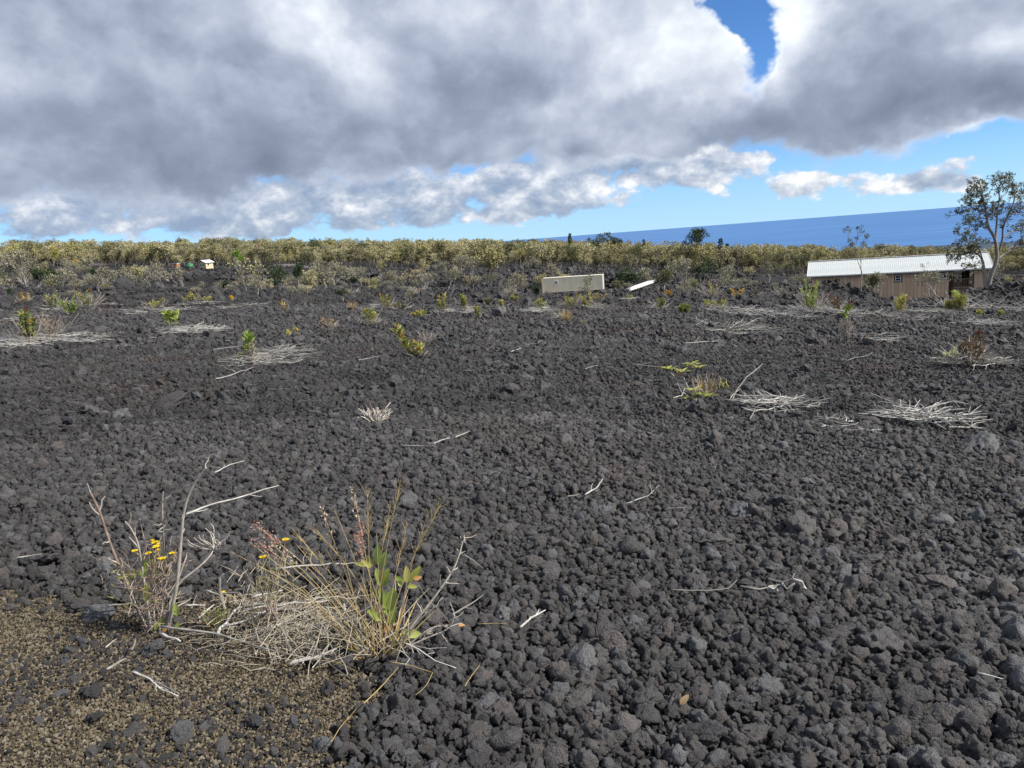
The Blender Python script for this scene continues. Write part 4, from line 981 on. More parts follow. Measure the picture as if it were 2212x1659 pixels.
# trees around the long house
def hero_tree(depth=70.0):
    C = lambda x, y: ((3532 + x / 2.962) / 1.8228, (680 + y / 2.962) / 1.8228)
    b0 = at(*C(1040, 1335), depth); rg = random.Random(99)
    t_ = thing('large_ohia_tree', 'large gnarled ohia tree with open airy crown beside the long house', 'tree', b0)
    def P(xy, dd): return at(*C(*xy), depth + dd) - b0
    limbs = [([(1035, 1380), (1022, 1180), (1005, 1080), (1000, 1020), (960, 960), (890, 925), (800, 935), (700, 980)], .20, .05, 1.0), ([(1060, 1380), (1095, 1190), (1165, 1040), (1165, 900), (1150, 800), (1130, 740), (1065, 640), (1045, 520), (1040, 430), (1005, 330), (985, 200), (960, 110)], .23, .05, -0.6),
             ([(1150, 800), (1155, 700), (1165, 560), (1170, 440), (1200, 300), (1180, 190), (1130, 90)], .13, .035, 1.4), ([(1170, 960), (1235, 780), (1230, 640), (1300, 480), (1375, 320), (1360, 200), (1340, 130)], .12, .035, -1.2), ([(1185, 1000), (1290, 920), (1380, 880), (1480, 800)], .10, .03, 1.0), ([(1240, 760), (1340, 680), (1430, 660), (1520, 600)], .08, .03, 1.2),
             ([(1300, 480), (1400, 460), (1500, 380)], .06, .025, -0.8), ([(1045, 520), (950, 540), (870, 550), (800, 585)], .06, .025, -1.0), ([(1040, 430), (950, 440), (880, 400), (790, 440), (705, 480)], .06, .025, 0.8), ([(1040, 400), (940, 350), (860, 340), (790, 350)], .05, .02, -0.8), ([(1120, 720), (1040, 640), (950, 620), (850, 600)], .06, .025, 1.3), ([(1150, 820), (1020, 800), (900, 820), (800, 760), (730, 710)], .07, .025, -1.3),
             ([(1000, 1020), (960, 880), (900, 840), (780, 850), (680, 900)], .07, .025, 0.7), ([(890, 925), (780, 1000), (680, 1010), (610, 1000)], .05, .02, -0.6), ([(1005, 330), (930, 270), (860, 250), (810, 265)], .045, .02, 0.9), ([(1200, 300), (1290, 230), (1300, 150), (1310, 110)], .05, .02, 0.7), ([(1180, 190), (1215, 130), (1200, 95)], .04, .02, -0.5), ([(1165, 560), (1100, 540), (1080, 480)], .04, .02, 0.6), ([(985, 200), (940, 170), (930, 110)], .035, .015, 0.3), ([(1375, 320), (1430, 300), (1450, 220)], .04, .02, 0.6), ([(1000, 1070), (900, 1090), (840, 1110)], .04, .02, -0.5)]
    cr = MB()
    for li, (xy, r0, r1, dd) in enumerate(limbs):
        n = len(xy); pts = smooth_pts([P(q, dd * i / (n - 1)) for i, q in enumerate(xy)])
        MB().tube(pts, r0 * 0.85, r1 * 0.8, 8).build('trunk' if li < 2 else 'limb', 'bark', t_, True)
        tw = MB(); L = sum((pts[i + 1] - pts[i]).length for i in range(len(pts) - 1)); start = 0.62 if li < 2 else 0.35
        for k in range(int(L * (1 - start) * 5.2) + 5):
            f = start + (1 - start) * rg.random(); i = min(int(f * (len(pts) - 1)), len(pts) - 2); a = pts[i]; d = (pts[i + 1] - pts[i]).normalized()
            e = a + (d * 0.5 + rdir(rg) + Vector((0, 0, 0.25))).normalized() * rg.uniform(0.35, 0.95); q = wobble(rg, a, e, 3, 0.09); tw.tube(q, 0.024, 0.012, 4, cap=False); ends = [e]
            for j in range(2):
                e2 = q[2] + (rdir(rg) + Vector((0, 0, 0.3))).normalized() * rg.uniform(0.25, 0.5); tw.tube([q[2], e2], 0.014, 0.008, 3, cap=False); ends.append(e2)
            for e_ in ends:
                for j in range(9):
                    o_ = rdir(rg); cr.leaf(e_ + o_ * 0.10 * rg.random(), o_ + Vector((0, 0, 0.4)), rdir(rg), rg.uniform(0.11, 0.19), rg.uniform(0.08, 0.12), 0.12)
        tw.build('branchlets', 'bark', t_); 
    cr.build('crown', 'leaf_ohia', t_)
hero_tree()
solo('slender_ohia_tree', 'slender twisted ohia tree before the white metal roof', 1860, 492, 79.0, 'leaf_olive', 811, 0.75, 20, 4, rad=0.28, ll=0.18, spread=0.62, trunk=0.3, kids=(2, 2), r0=0.09)
solo('house_bush', 'loose grey-green bush before the house wall between the windows', 2014, 590, 74.0, 'leaf_grey', 812, 1.3, 13, 4, rad=0.25, ll=0.15, trunk=0.15, kids=(2, 3), r0=0.05)
solo('house_sapling', 'thin sapling rising past the eave before the house wall', 1986, 571, 74.5, 'leaf_olive', 813, 0.45, 12, 3, rad=0.2, ll=0.15, trunk=0.4, kids=(2, 2), r0=0.04)
solo('house_bush', 'olive bush at the foot of the slender twisted ohia', 1880, 596, 77.0, 'leaf_olive', 814, 1.25, 16, 4, rad=0.3, ll=0.17, trunk=0.12, kids=(2, 3), r0=0.05)
solo('house_bush', 'rounded olive bush before the dark house window', 1907, 592, 76.0, 'leaf_grey', 815, 1.1, 16, 3, rad=0.3, ll=0.17, trunk=0.12, kids=(3, 3), r0=0.05)
solo('container_ohia', 'small open ohia tree before the container end', 1273, 596, 62.0, 'leaf_olive', 816, 0.8, 9, 3, rad=0.18, ll=0.14, trunk=0.35, kids=(2, 2, 3), r0=0.045)
solo('dark_shrub', 'dense dark green shrub behind the white panel stack', 1352, 584, 100.0, 'leaf_dark', 817, 1.1, 30, 3, rad=0.5, ll=0.25, trunk=0.15)
solo('dark_shrub', 'grey-green rounded shrub beside the dense dark shrub', 1383, 586, 102.0, 'leaf_grey', 818, 1.0, 26, 3, rad=0.5, ll=0.22, trunk=0.15)
solo('dark_shrub', 'dark green shrub near the low wire panel', 1513, 568, 104.0, 'leaf_dark', 819, 0.9, 30, 3, rad=0.5, ll=0.25, trunk=0.15)
solo('dark_shrub', 'pale olive shrub past the white panel stack', 1432, 590, 98.0, 'leaf_olive', 822, 1.2, 26, 3, rad=0.45, ll=0.22, trunk=0.15)
solo('grey_thicket', 'tall bare grey thicket tree before the shrubs of the field', 545, 598, 62.0, 'leaf_grey', 820, 1.1, 6, 4, rad=0.2, ll=0.14, trunk=0.15, kids=(2, 3), r0=0.05)
solo('grey_thicket', 'forked pale trunked tree on the lava before the cabin', 385, 577, 88.0, 'leaf_grey', 821, 0.9, 9, 4, rad=0.3, ll=0.17, trunk=0.35, kids=(2, 3), r0=0.08)
solo('grey_thicket', 'grey tree with twin pale stems below the cabin', 345, 572, 82.0, 'leaf_grey', 824, 0.8, 9, 4, rad=0.3, ll=0.17, trunk=0.3, kids=(2, 3), r0=0.07)
solo('grey_thicket', 'wide grey-green thicket tree at the gravel road', 40, 560, 92.0, 'leaf_grey', 825, 1.3, 12, 4, rad=0.35, ll=0.2, trunk=0.2, kids=(2, 3), r0=0.07)
solo('dark_shrub', 'dark green bush on the lava below the gravel road', 110, 588, 105.0, 'leaf_dark', 826, 1.0, 30, 3, rad=0.5, ll=0.25, trunk=0.15)
solo('dark_shrub', 'dark green bushy tree behind the row of white boards', 592, 580, 110.0, 'leaf_dark', 827, 0.9, 30, 3, rad=0.5, ll=0.25, trunk=0.15)

# ------------------------------------------------------------------ field shrubs
def shrub(name, label, u, v, hpx, seed, lm='leaf_mixed', nstem=6, wid=0.55, nl=26, heads=0, bare=0, lean=0.0, ll=0.11, lw=0.045, group=None, top_only=0.3, straw=0, hm='leaf_rust', cat='shrub'):
    p = hit(u, v); rg = random.Random(seed); H = hpx * p.y / FPX
    px = p.y / FPX * 2.16                     # size of one render pixel there
    t_ = thing(name, label, cat, p, 0.0, group)
    fo = MB(); tips = []; ll = max(ll * 1.25, 1.5 * px); lw = max(lw * 1.3, 0.75 * px); nl = int(nl * 1.5); wid = min(wid * 1.35, 3.0) if wid > 0.2 else wid; bare = int(bare * 1.9) + (10 if wid > 0.2 else 0) if bare < 30 else bare; sr = max(0.006, 0.14 * px)
    for i in range(nstem):
        a = rg.uniform(0, 6.28); w = H * wid * rg.uniform(0.1, 0.75); hh = H * (rg.uniform(0.55, 0.95) if i else 0.97)
        tip = Vector((math.cos(a) * w + lean * H, math.sin(a) * w, hh)); root = Vector((math.cos(a) * 0.03, math.sin(a) * 0.03, -0.06))
        pts = wobble(rg, root, tip, 5, 0.04); MB().tube(pts, sr * 1.6, sr * 0.7, 4).build('stem', 'stem_brown', t_)
        tips.append((tip, pts))
        for j in range(nl):
            f = top_only + (1 - top_only) * (j + rg.random()) / nl; k = min(int(f * 5), 4); b = pts[k].lerp(pts[k + 1], min(1, f * 5 - k))
            d = rdir(rg); d.z = abs(d.z) * 0.9 + 0.35
            fo.leaf(b, d, rdir(rg) + Vector((0, -0.5, 0.6)), ll * rg.uniform(0.7, 1.25), lw * rg.uniform(0.8, 1.2), 0.12)
    if nl: fo.build('foliage', lm, t_)
    for i in range(heads):
        tip, pts = tips[i % nstem]; mb = MB(); r_ = max(0.05, H * 0.085)
        for j in range(34):
            d = rdir(rg); mb.leaf(tip + Vector((0, 0, r_ * 0.8)) + Vector((d.x * 0.7, d.y * 0.7, d.z * 1.3)) * r_ * rg.random(), rdir(rg), rdir(rg), 0.75 * r_, 0.5 * r_, 0.1)
        mb.build('seed_head', hm, t_)
    if bare:
        mb = MB()
        for i in range(bare):
            a = rg.uniform(0, 6.28); w = H * wid * rg.uniform(0.3, 1.3); tip = Vector((math.cos(a) * w, math.sin(a) * w, H * rg.uniform(0.25, 0.9)))
            pts = wobble(rg, (0, 0, -0.04), tip, 4, 0.06); mb.tube(pts, sr * 1.3, sr * 0.75, 4)
            for j in range(3):
                b = pts[rg.choice((2, 3))]; mb.tube(wobble(rg, b, b + (rdir(rg) + Vector((0, 0, 0.5))) * H * 0.22, 2, 0.1), sr * 0.7, sr * 0.35, 3)
        stuff(mb.build('dry_twigs', 'twig_grey', t_))
    if straw:
        mb = MB()
        for i in range(straw):
            a = rg.uniform(0, 6.28); w = H * 0.5 * rg.random(); d = Vector((math.cos(a) * w, math.sin(a) * w, H * rg.uniform(0.4, 1.0)))
            q = Vector((math.cos(a) * 0.06, math.sin(a) * 0.06, -0.02)); mb.leaf(q, d, rdir(rg), d.length, max(0.012, 0.35 * px), 0.12, 3)
        stuff(mb.build('grass_blades', 'leaf_straw', t_))
    return t_
SH = [ # u, v, h, leaf, label, extra
 (64, 744, 74, 'leaf_mixed', 'leafy bush with a red seed head on the widest brush pile', dict(heads=2, nstem=7, nl=22, wid=0.4)),
 (110, 736, 66, 'leaf_brown', 'bare branching shrub on the widest brush pile', dict(bare=34, nl=5, nstem=5)),
 (115, 672, 45, 'leaf_mixed', 'green and brown twiggy bush behind the widest brush pile', dict(bare=14, wid=0.5)),
 (152, 680, 36, 'leaf_green', 'bright green small bush between two twiggy bushes', dict(wid=0.5)),
 (192, 670, 46, 'leaf_mixed', 'tall bush topped by red seed heads near a fan of dead twigs', dict(heads=2, bare=16)),
 (55, 656, 27, 'leaf_straw', 'pale straw coloured bush with red tips', dict(heads=3, straw=30)),
 (337, 667, 20, 'leaf_yellowgreen', 'low yellow-green bush on grey bent twigs', dict(bare=24, wid=1.0)),
 (417, 657, 28, 'leaf_yellowgreen', 'yellow-green bush with one dark red head', dict(heads=1, bare=8, wid=0.9)),
 (444, 657, 17, 'leaf_yellowgreen', 'small yellow-green bush beside the one with a dark red head', dict(wid=0.8)),
 (500, 660, 20, 'leaf_gold', 'narrow yellow bush before the bare grey thicket', dict(wid=0.25, heads=1)),
 (617, 672, 24, 'leaf_straw', 'thin ochre bush over a white branch', dict(bare=12, nl=12)),
 (373, 707, 33, 'leaf_green', 'upright bright green plant beside the flat brush pile', dict(nstem=4, wid=0.35, ll=0.16, lw=0.07)),
 (713, 712, 26, 'leaf_brown', 'wispy yellowish shrub alone on open rubble', dict(bare=20, nl=8)),
 (546, 792, 68, 'leaf_green', 'sparse shrub with a single green leafy top and dead twigs', dict(nstem=3, nl=16, wid=0.12, top_only=0.85, bare=30, ll=0.13, lw=0.05)),
 (538, 788, 24, 'leaf_olive', 'low grey-green tuft under the single green leafy top', dict(nstem=9, wid=0.9, ll=0.12, lw=0.025)),
 (623, 726, 8, 'leaf_yellowgreen', 'tiny yellow seedling on open rubble', dict(nstem=2, nl=5, wid=0.6)),
 (641, 722, 10, 'leaf_yellowgreen', 'tiny pair of yellow shoots on open rubble', dict(nstem=2, nl=5, wid=0.8)),
 (227, 623, 7, 'leaf_yellowgreen', 'low yellow-green mat on the lava before the woodland', dict(wid=3.0, nstem=9)),
 (800, 702, 34, 'leaf_yellowgreen', 'yellow-green shrub with grey twigs in front of the dry grass', dict(bare=20, wid=0.6)),
 (837, 670, 34, 'leaf_yellowgreen', 'shrub with rusty red side and yellow leaves on dead brush', dict(heads=3, bare=14)),
 (868, 670, 17, 'leaf_olive', 'low pale olive shrub next to the rusty red one', dict(wid=1.1, bare=8)),
 (892, 656, 18, 'leaf_olive', 'small olive shrub before the far trees', dict(wid=0.8)),
 (955, 680, 44, 'leaf_yellowgreen', 'tall narrow yellow-green shrub beside dead brush', dict(wid=0.22, bare=8, nl=34)),
 (1000, 677, 41, 'leaf_mixed', 'tall green shrub with dark twigs beside dead brush', dict(wid=0.3, bare=10, nl=34)),
 (1034, 687, 24, 'leaf_mixed', 'small green shrub with a red head', dict(heads=1, wid=0.4)),
 (907, 684, 9, 'leaf_yellowgreen', 'low yellow-green leafy mat on open rubble', dict(wid=2.4, nstem=9)),
 (1057, 661, 18, 'leaf_olive', 'dull green shrub in the row before the container', dict(wid=0.8)),
 (1085, 665, 16, 'leaf_yellowgreen', 'light green small shrub in the row before the container', dict(wid=0.8)),
 (1112, 657, 20, 'leaf_mixed', 'shrub with reddish top in the row before the container', dict(heads=2, wid=0.6)),
 (1170, 675, 30, 'leaf_mixed', 'leafy green shrub with grey twigs before the container window', dict(bare=18, wid=0.5)),
 (1234, 668, 33, 'leaf_mixed', 'red-brown and green shrub before the middle of the container', dict(heads=4, bare=10, wid=0.5)),
 (1270, 669, 38, 'leaf_yellowgreen', 'yellow-leaved shrub under the small open ohia', dict(bare=30, wid=0.7)),
 (1296, 652, 20, 'leaf_straw', 'ochre shrub at the container end', dict(wid=0.9)),
 (1360, 651, 14, 'leaf_yellowgreen', 'small yellow seedling pair before the panel stack', dict(wid=0.9, nstem=4)),
 (1424, 669, 25, 'leaf_mixed', 'shrub with several dark red heads and a pink dry side', dict(heads=4, bare=16, wid=0.8)),
 (1444, 641, 15, 'leaf_gold', 'golden shrub near the end of the panel stack', dict(wid=1.0)),
 (1471, 677, 18, 'leaf_mixed', 'small green shrub with a red tip near a dark block', dict(heads=1)),
 (1484, 678, 22, 'leaf_mixed', 'small green shrub right beside the red-tipped one', dict(wid=0.5)),
 (1528, 668, 20, 'leaf_yellowgreen', 'light green upright shrub on dead brush', dict(wid=0.7)),
 (1557, 671, 24, 'leaf_yellowgreen', 'light green twiggy shrub on dead brush', dict(bare=14, wid=0.8)),
 (1538, 645, 38, 'leaf_yellowgreen', 'larger shrub with red heads before the wire panel', dict(heads=3, bare=10, wid=0.6)),
 (1592, 645, 22, 'leaf_gold', 'orange-yellow rounded shrub past the wire panel', dict(wid=1.1)),
 (1634, 645, 18, 'leaf_olive', 'thin olive shrub between the orange shrub and the lava mound', dict(wid=0.5, bare=6)),
 (1754, 678, 76, 'leaf_green', 'tall leafy green bush with white and orange leaves near the house', dict(wid=0.42, nstem=9, nl=30, bare=16)),
 (1828, 738, 78, 'leaf_green', 'spindly shrub with one green leafy top among dead twigs', dict(nstem=3, nl=14, wid=0.15, top_only=0.85, bare=22, heads=1)),
 (1812, 680, 42, 'leaf_brown', 'pinkish dry shrub on the brush pile before the lava mound', dict(nl=16, bare=10, heads=1)),
 (1944, 678, 42, 'leaf_yellowgreen', 'ferny yellow-green clump before the house wall', dict(nstem=10, wid=0.3, ll=0.16, lw=0.03)),
 (1958, 652, 30, 'leaf_gold', 'golden shrub behind the ferny clump', dict(wid=0.6)),
 (2052, 675, 26, 'leaf_yellowgreen', 'small yellow-green fern tuft beside the larger one', dict(nstem=10, wid=0.4, ll=0.16, lw=0.03)),
 (2072, 675, 38, 'leaf_yellowgreen', 'large yellow-green fern tuft before the porch', dict(nstem=14, wid=0.4, ll=0.18, lw=0.03)),
 (2066, 668, 36, 'leaf_green', 'broad-leaved green top rising behind the fern tuft', dict(nstem=3, nl=10, wid=0.5, top_only=0.8, ll=0.25, lw=0.08)),
 (2114, 682, 11, 'leaf_yellowgreen', 'small fern sprout beside the large fern tuft', dict(nstem=6, wid=0.5)),
 (2161, 682, 9, 'leaf_yellowgreen', 'tiny yellow sprout under standing dead branches', dict(nstem=5, wid=0.9)),
 (2092, 796, 76, 'leaf_brown', 'dense reddish brown dry bush on a low brush pile', dict(nl=30, nstem=11, bare=36, wid=0.55, heads=2, ll=0.08, lw=0.02, top_only=0.1)),
 (2062, 788, 26, 'leaf_green', 'bright green leafy sprig beside the reddish brown dry bush', dict(nstem=4, wid=0.8, nl=8, ll=0.12, lw=0.05)),
 (894, 769, 66, 'leaf_yellowgreen', 'leaning leafy plant with a dark red plume on open rubble', dict(nstem=2, nl=40, wid=0.08, heads=1, lean=-0.45, top_only=0.05, ll=0.12, lw=0.05)),
 (905, 770, 30, 'leaf_yellowgreen', 'low leafy shoot at the foot of the leaning red-plumed plant', dict(nstem=3, wid=0.6, nl=10)),
 (925, 742, 34, 'leaf_brown', 'leafless grey twig shrub beside the leaning red-plumed plant', dict(nl=0, nstem=3, bare=8)),
 (810, 912, 42, 'leaf_brown', 'dry grey skeleton shrub alone on the rubble', dict(nl=0, nstem=3, bare=9, wid=0.7)),
 (1228, 667, 24, 'leaf_mixed', 'twiggy green shrub behind the dry grass tuft', dict(bare=10, wid=0.7)),
 (1870, 742, 16, 'leaf_brown', 'small wiry brown tuft near thin white twigs', dict(nl=3, bare=14, wid=0.5)),
 (760, 640, 20, 'leaf_grey', 'pale grey shrub in front of the lava flow', dict(bare=14, wid=0.9)),
 (905, 640, 26, 'leaf_brown', 'grey-brown twiggy shrub before the lava flow', dict(bare=22, nl=4, wid=0.7)),
 (1100, 640, 26, 'leaf_grey', 'twiggy grey shrub left of the container pad', dict(bare=18, nl=12, wid=0.6)),
 (1690, 640, 22, 'leaf_grey', 'pale grey-green shrub before the dark mound', dict(bare=14, wid=0.9)),
]
for i, (u, v, h_, lm, lb, ex) in enumerate(SH): shrub('field_shrub', lb, u, v, h_, 900 + i, lm, **ex)
for (u, v, h_, lb, n_) in ((763, 670, 22, 'golden dry grass tuft beside the rusty shrub', 90), (1224, 695, 33, 'tall golden dry grass tuft before the container', 110), (1262, 698, 18, 'few leaning dry grass stalks beside the golden tuft', 14), (1525, 858, 56, 'reddish dry grass tuft behind the pale-leaved plant', 40), (40, 660, 14, 'low straw tuft at the road end of the field', 60)):
    shrub('dry_grass', lb, u, v, h_, int(u), 'leaf_straw', nstem=2, nl=0, straw=n_, cat='grass')

# ------------------------------------------------------------------ dead wood
def curve_stick(rg, a, b, n=6, amp=0.05, sag=0.0):
    pts = wobble(rg, a, b, n, amp)
    return pts
def stick_mb(rg, pts, r, forks=1, fl=0.3):
    mb = MB(); mb.tube(pts, r, r * 0.45, 6, rads=[r * (1 - 0.55 * i / (len(pts) - 1)) * rg.uniform(0.88, 1.12) for i in range(len(pts))])
    L = (pts[-1] - pts[0]).length
    for _ in range(forks):
        i = rg.randrange(1, len(pts) - 1); d = (pts[i + 1] - pts[i]).normalized(); e = pts[i] + (d + rdir(rg) * 0.8 + Vector((0, 0, 0.15))).normalized() * L * fl * rg.uniform(0.5, 1)
        mb.tube(wobble(rg, pts[i], e, 3, 0.06), r * 0.6, r * 0.25, 5)
    return mb
def brush_pile(label, u0, u1, v0, v1, n, seed, nb=14, rr=(0.006, 0.013), hmax=0.13, stand=0.0, L=(0.35, 1.0)):
    uc, vc = (u0 + u1) / 2, (v0 + v1) / 2; c = hit(uc, vc); fa = hit(uc, v0 + 0.2 * (v1 - v0)); ne = hit(uc, v1)
    rx = (u1 - u0) / 2 * c.y / FPX; ry = max(0.12, abs(fa.y - ne.y) * 0.56); rg = random.Random(seed)
    px = c.y / FPX * 2.16; n = int(n * (1.35 if u0 > 1400 else 1.0)); rr = (max(rr[0] * 0.6, 0.10 * px), max(rr[1] * 0.65, 0.21 * px)); hmax = hmax * 1.5
    t_ = thing('brush_pile', label, 'brush pile', c); tw = MB()
    for i in range(n):
        a = rg.uniform(0, 6.28); q = rg.random() ** 0.6
        ln = rg.uniform(*L) * (1.0 if i < nb else 0.75); ln = min(ln, rx * 1.0)
        x, y = (rx - 0.4 * ln) * q * math.cos(a), ry * q * math.sin(a)
        ang = math.atan2(y / max(ry, 0.01) * 0.5, x / rx) + rg.gauss(0, 0.5)
        d = Vector((math.cos(ang), math.sin(ang) * 0.75, 0)); d.normalize()
        z = rg.random() ** 1.5 * hmax * (1 - q * 0.6) + 0.03 + 0.0034 * c.y
        a_ = Vector((x, y, 0)) - d * ln * 0.5; b_ = Vector((x, y, 0)) + d * ln * 0.5
        up = stand * rg.random() ** 2 * ln + rg.uniform(-0.02, 0.05)
        a_.z = SX * a_.x + SY * a_.y + z; b_.z = SX * b_.x + SY * b_.y + z + up
        pts = wobble(rg, a_, b_, 5, 0.045)
        r = rg.uniform(*rr)
        if i < nb: stick_mb(rg, pts, r * 1.25, 2).build('branch', 'bleached', t_)
        else: tw.v; m2 = stick_mb(rg, pts, r * 0.8, 1); tw.add(m2.v, m2.f)
    stuff(tw.build('twigs', 'bleached', t_))
PILES = [
 ('widest flat pile of bleached grey brush under leafy bushes', -20, 246, 718, 772, 200, {}), ('flat oval pile of bleached brush beside a bright green plant', 352, 500, 710, 734, 100, {}),
 ('bleached brush pile under the single green leafy top', 500, 690, 762, 800, 110, dict(stand=0.15)), ('fan of pale dead twigs beside red seed heads', 160, 245, 662, 678, 40, {}),
 ('grey bent twigs under the low yellow-green bush', 285, 410, 672, 688, 50, dict(stand=0.25)), ('pale dead brush under the yellow-green bushes', 400, 468, 658, 668, 40, {}),
 ('pale brush behind the golden dry grass', 770, 870, 664, 676, 60, {}), ('pale brush around the tall green shrub', 930, 1050, 672, 686, 70, {}), ('bleached twigs by the shrub before the container window', 1120, 1215, 672, 684, 45, {}),
 ('tangled bleached brush under the yellow-leaved shrub', 1255, 1330, 662, 682, 60, dict(stand=0.4)), ('thin pale brush in front of the panel stack', 1335, 1400, 650, 658, 30, {}),
 ('open heap of crossed white branches on open rubble', 1480, 1690, 702, 738, 85, dict(nb=30, stand=0.35, rr=(0.008, 0.018))), ('long low heap of white branches behind the crossed one', 1535, 1720, 670, 694, 100, dict(nb=22, stand=0.3)),
 ('large grey brush pile around the pinkish dry shrub', 1745, 1915, 662, 704, 170, dict(nb=30, stand=0.45)), ('flat white brush between the fern clumps', 1960, 2075, 672, 690, 80, {}),
 ('heap of standing dead branches below the rubble mound', 2080, 2205, 655, 692, 90, dict(nb=34, stand=0.9, rr=(0.008, 0.02), L=(0.5, 1.4))), ('thin row of white branches in front of the fern tufts', 2050, 2195, 700, 714, 40, dict(stand=0.2)),
 ('low pile of white sticks under the reddish brown dry bush', 2005, 2215, 782, 804, 90, dict(nb=24)),
 ('string of white branches from the pale-leaved plant down the rubble', 1550, 1790, 868, 898, 34, dict(nb=16, rr=(0.007, 0.013), hmax=0.06, L=(0.4, 0.9))), ('loose white branches linking the two strings of dead wood', 1770, 1880, 902, 952, 14, dict(nb=10, rr=(0.007, 0.012), hmax=0.05, L=(0.4, 0.8))),
 ('star-like heap of thick white branches on the open rubble', 1860, 2125, 896, 940, 40, dict(nb=24, rr=(0.008, 0.016), hmax=0.10, stand=0.25, L=(0.5, 1.1))),
 ('sparse thin twigs near the small wiry tuft', 1840, 1985, 734, 748, 14, dict(nb=8)), ('pale twigs on the rubble left of the leafy bush pile', 0, 60, 690, 705, 24, {}),
 ('scattered pale twigs before the dry grass tuft', 1160, 1240, 684, 700, 26, {}), ('thin dead brush under the thin white-barked thicket', 500, 570, 662, 676, 40, dict(stand=0.3)),
]
for i, (lb, u0, u1, v0, v1, n_, ex) in enumerate(PILES): brush_pile(lb, u0, u1, v0, v1, n_, 1300 + i, **ex)
def stick(label, uv, r_, seed, forks=1, group=None, lift=0.034, amp=0.012, mt='bleached', ends=(0, 0)):
    r = r_ * 0.64; rg = random.Random(seed); P = [hit(*q) for q in uv]; base = P[0].copy(); n = len(P)
    pts = []
    for i in range(n):
        z = lift + r + 0.012 + 0.0016 * base.y + ends[0] * (1 - i / (n - 1)) + ends[1] * i / (n - 1)
        P[i] = P[i] - base + Vector((0, 0, z))
    for i in range(n - 1):
        seg = wobble(rg, P[i], P[i + 1], 4, amp); pts += seg if i == 0 else seg[1:]
    o = stick_mb(rg, pts, r, forks, 0.22).build('dead_stick', mt, None, True); o.location = base
    return tag(o, label, 'stick', group)
ST = [
 ('long split white branch lying behind the daisy shrub', [(405, 1130), (470, 1105), (605, 1066)], 0.013, 2), ('thin curved white stick above the long split branch', [(466, 1036), (500, 1018), (530, 1010)], 0.008, 1),
 ('short white stick beside the flat black slab', [(40, 1226), (95, 1217)], 0.009, 0), ('short pale split stick on the brown gravel', [(236, 1474), (276, 1450)], 0.010, 1), ('knobbly pale twig lying across the brown gravel', [(290, 1478), (330, 1495), (350, 1515), (390, 1532)], 0.006, 3),
 ('longest grey stick running from the daisy shrub to the grass clump', [(352, 1378), (475, 1395), (545, 1418), (675, 1450)], 0.009, 2), ('split white stick below the grass clump', [(630, 1462), (680, 1448), (730, 1428)], 0.008, 2), ('white stick pointing out beyond the grass clump', [(980, 1352), (1012, 1332), (1046, 1308)], 0.008, 1),
 ('frayed white stick alone on the dark rubble', [(1126, 1380), (1150, 1358), (1180, 1342)], 0.009, 2), ('thin bent pale stick leading to the bleached root', [(1450, 1296), (1530, 1298), (1575, 1292), (1592, 1275)], 0.006, 1), ('short pale stick in the coarse rubble', [(2112, 1480), (2166, 1494)], 0.006, 0),
 ('short white stump stick on fine rubble', [(1225, 1090), (1250, 1085)], 0.010, 0), ('forked white stick with upturned end', [(1265, 1085), (1290, 1070), (1303, 1050)], 0.009, 1), ('thin forked yellowish stick on rubble', [(1354, 1104), (1400, 1088), (1425, 1064)], 0.006, 3), ('thin pale straw stick on rubble', [(1440, 1115), (1480, 1113)], 0.005, 0),
 ('straight thin stick on mid rubble', [(868, 976), (942, 977)], 0.007, 0), ('thicker white stick beside the straight thin one', [(938, 972), (972, 958)], 0.010, 1), ('upturned white stick end past the thicker one', [(985, 958), (1016, 944)], 0.008, 0), ('short pale stick on the rubble rise', [(905, 940), (940, 944)], 0.008, 1),
 ('pale forked twig before the skeleton shrub', [(668, 900), (690, 900), (706, 910)], 0.009, 3), ('bent white stick in front of the leafy-top brush pile', [(468, 828), (512, 815), (552, 800)], 0.013, 1), ('long thin stick reaching toward the leafy-top shrub', [(462, 762), (540, 750)], 0.012, 0), ('long pale stick behind the leafy-top shrub', [(590, 757), (652, 745)], 0.012, 0),
 ('curved pale stick past the brush pile', [(775, 786), (820, 778)], 0.010, 0), ('leaning dead branch rising from the pale-leaved plant', [(1578, 872), (1600, 850)], 0.008, 0), ('short white stick on rubble before the reddish dry bush', [(1830, 788), (1885, 768)], 0.014, 0), ('short bright stick near the star-like heap', [(1868, 990), (1905, 998)], 0.011, 0),
 ('white forked stick below the string of branches', [(1620, 918), (1630, 895), (1650, 884)], 0.012, 1), ('straight white stick beside the crossed heap', [(1480, 748), (1553, 744)], 0.012, 2), ('thin white stick left of the pale-leaved plant', [(1365, 795), (1410, 800), (1445, 802)], 0.010, 0), ('pale knobbly stick on rubble by the thin white stick', [(1265, 806), (1292, 798)], 0.011, 1),
 ('curled pale twig on the mid rubble', [(1105, 768), (1128, 760)], 0.012, 0), ('white forked twig near the curled one', [(1055, 792), (1080, 788), (1095, 795)], 0.010, 2), ('fine bent twig near the fine rubble', [(1455, 870), (1475, 862), (1480, 850)], 0.010, 1),
]
for i, (lb, uv, r, fk) in enumerate(ST): stick(lb, uv, r, 1500 + i, fk)
rg = random.Random(77)
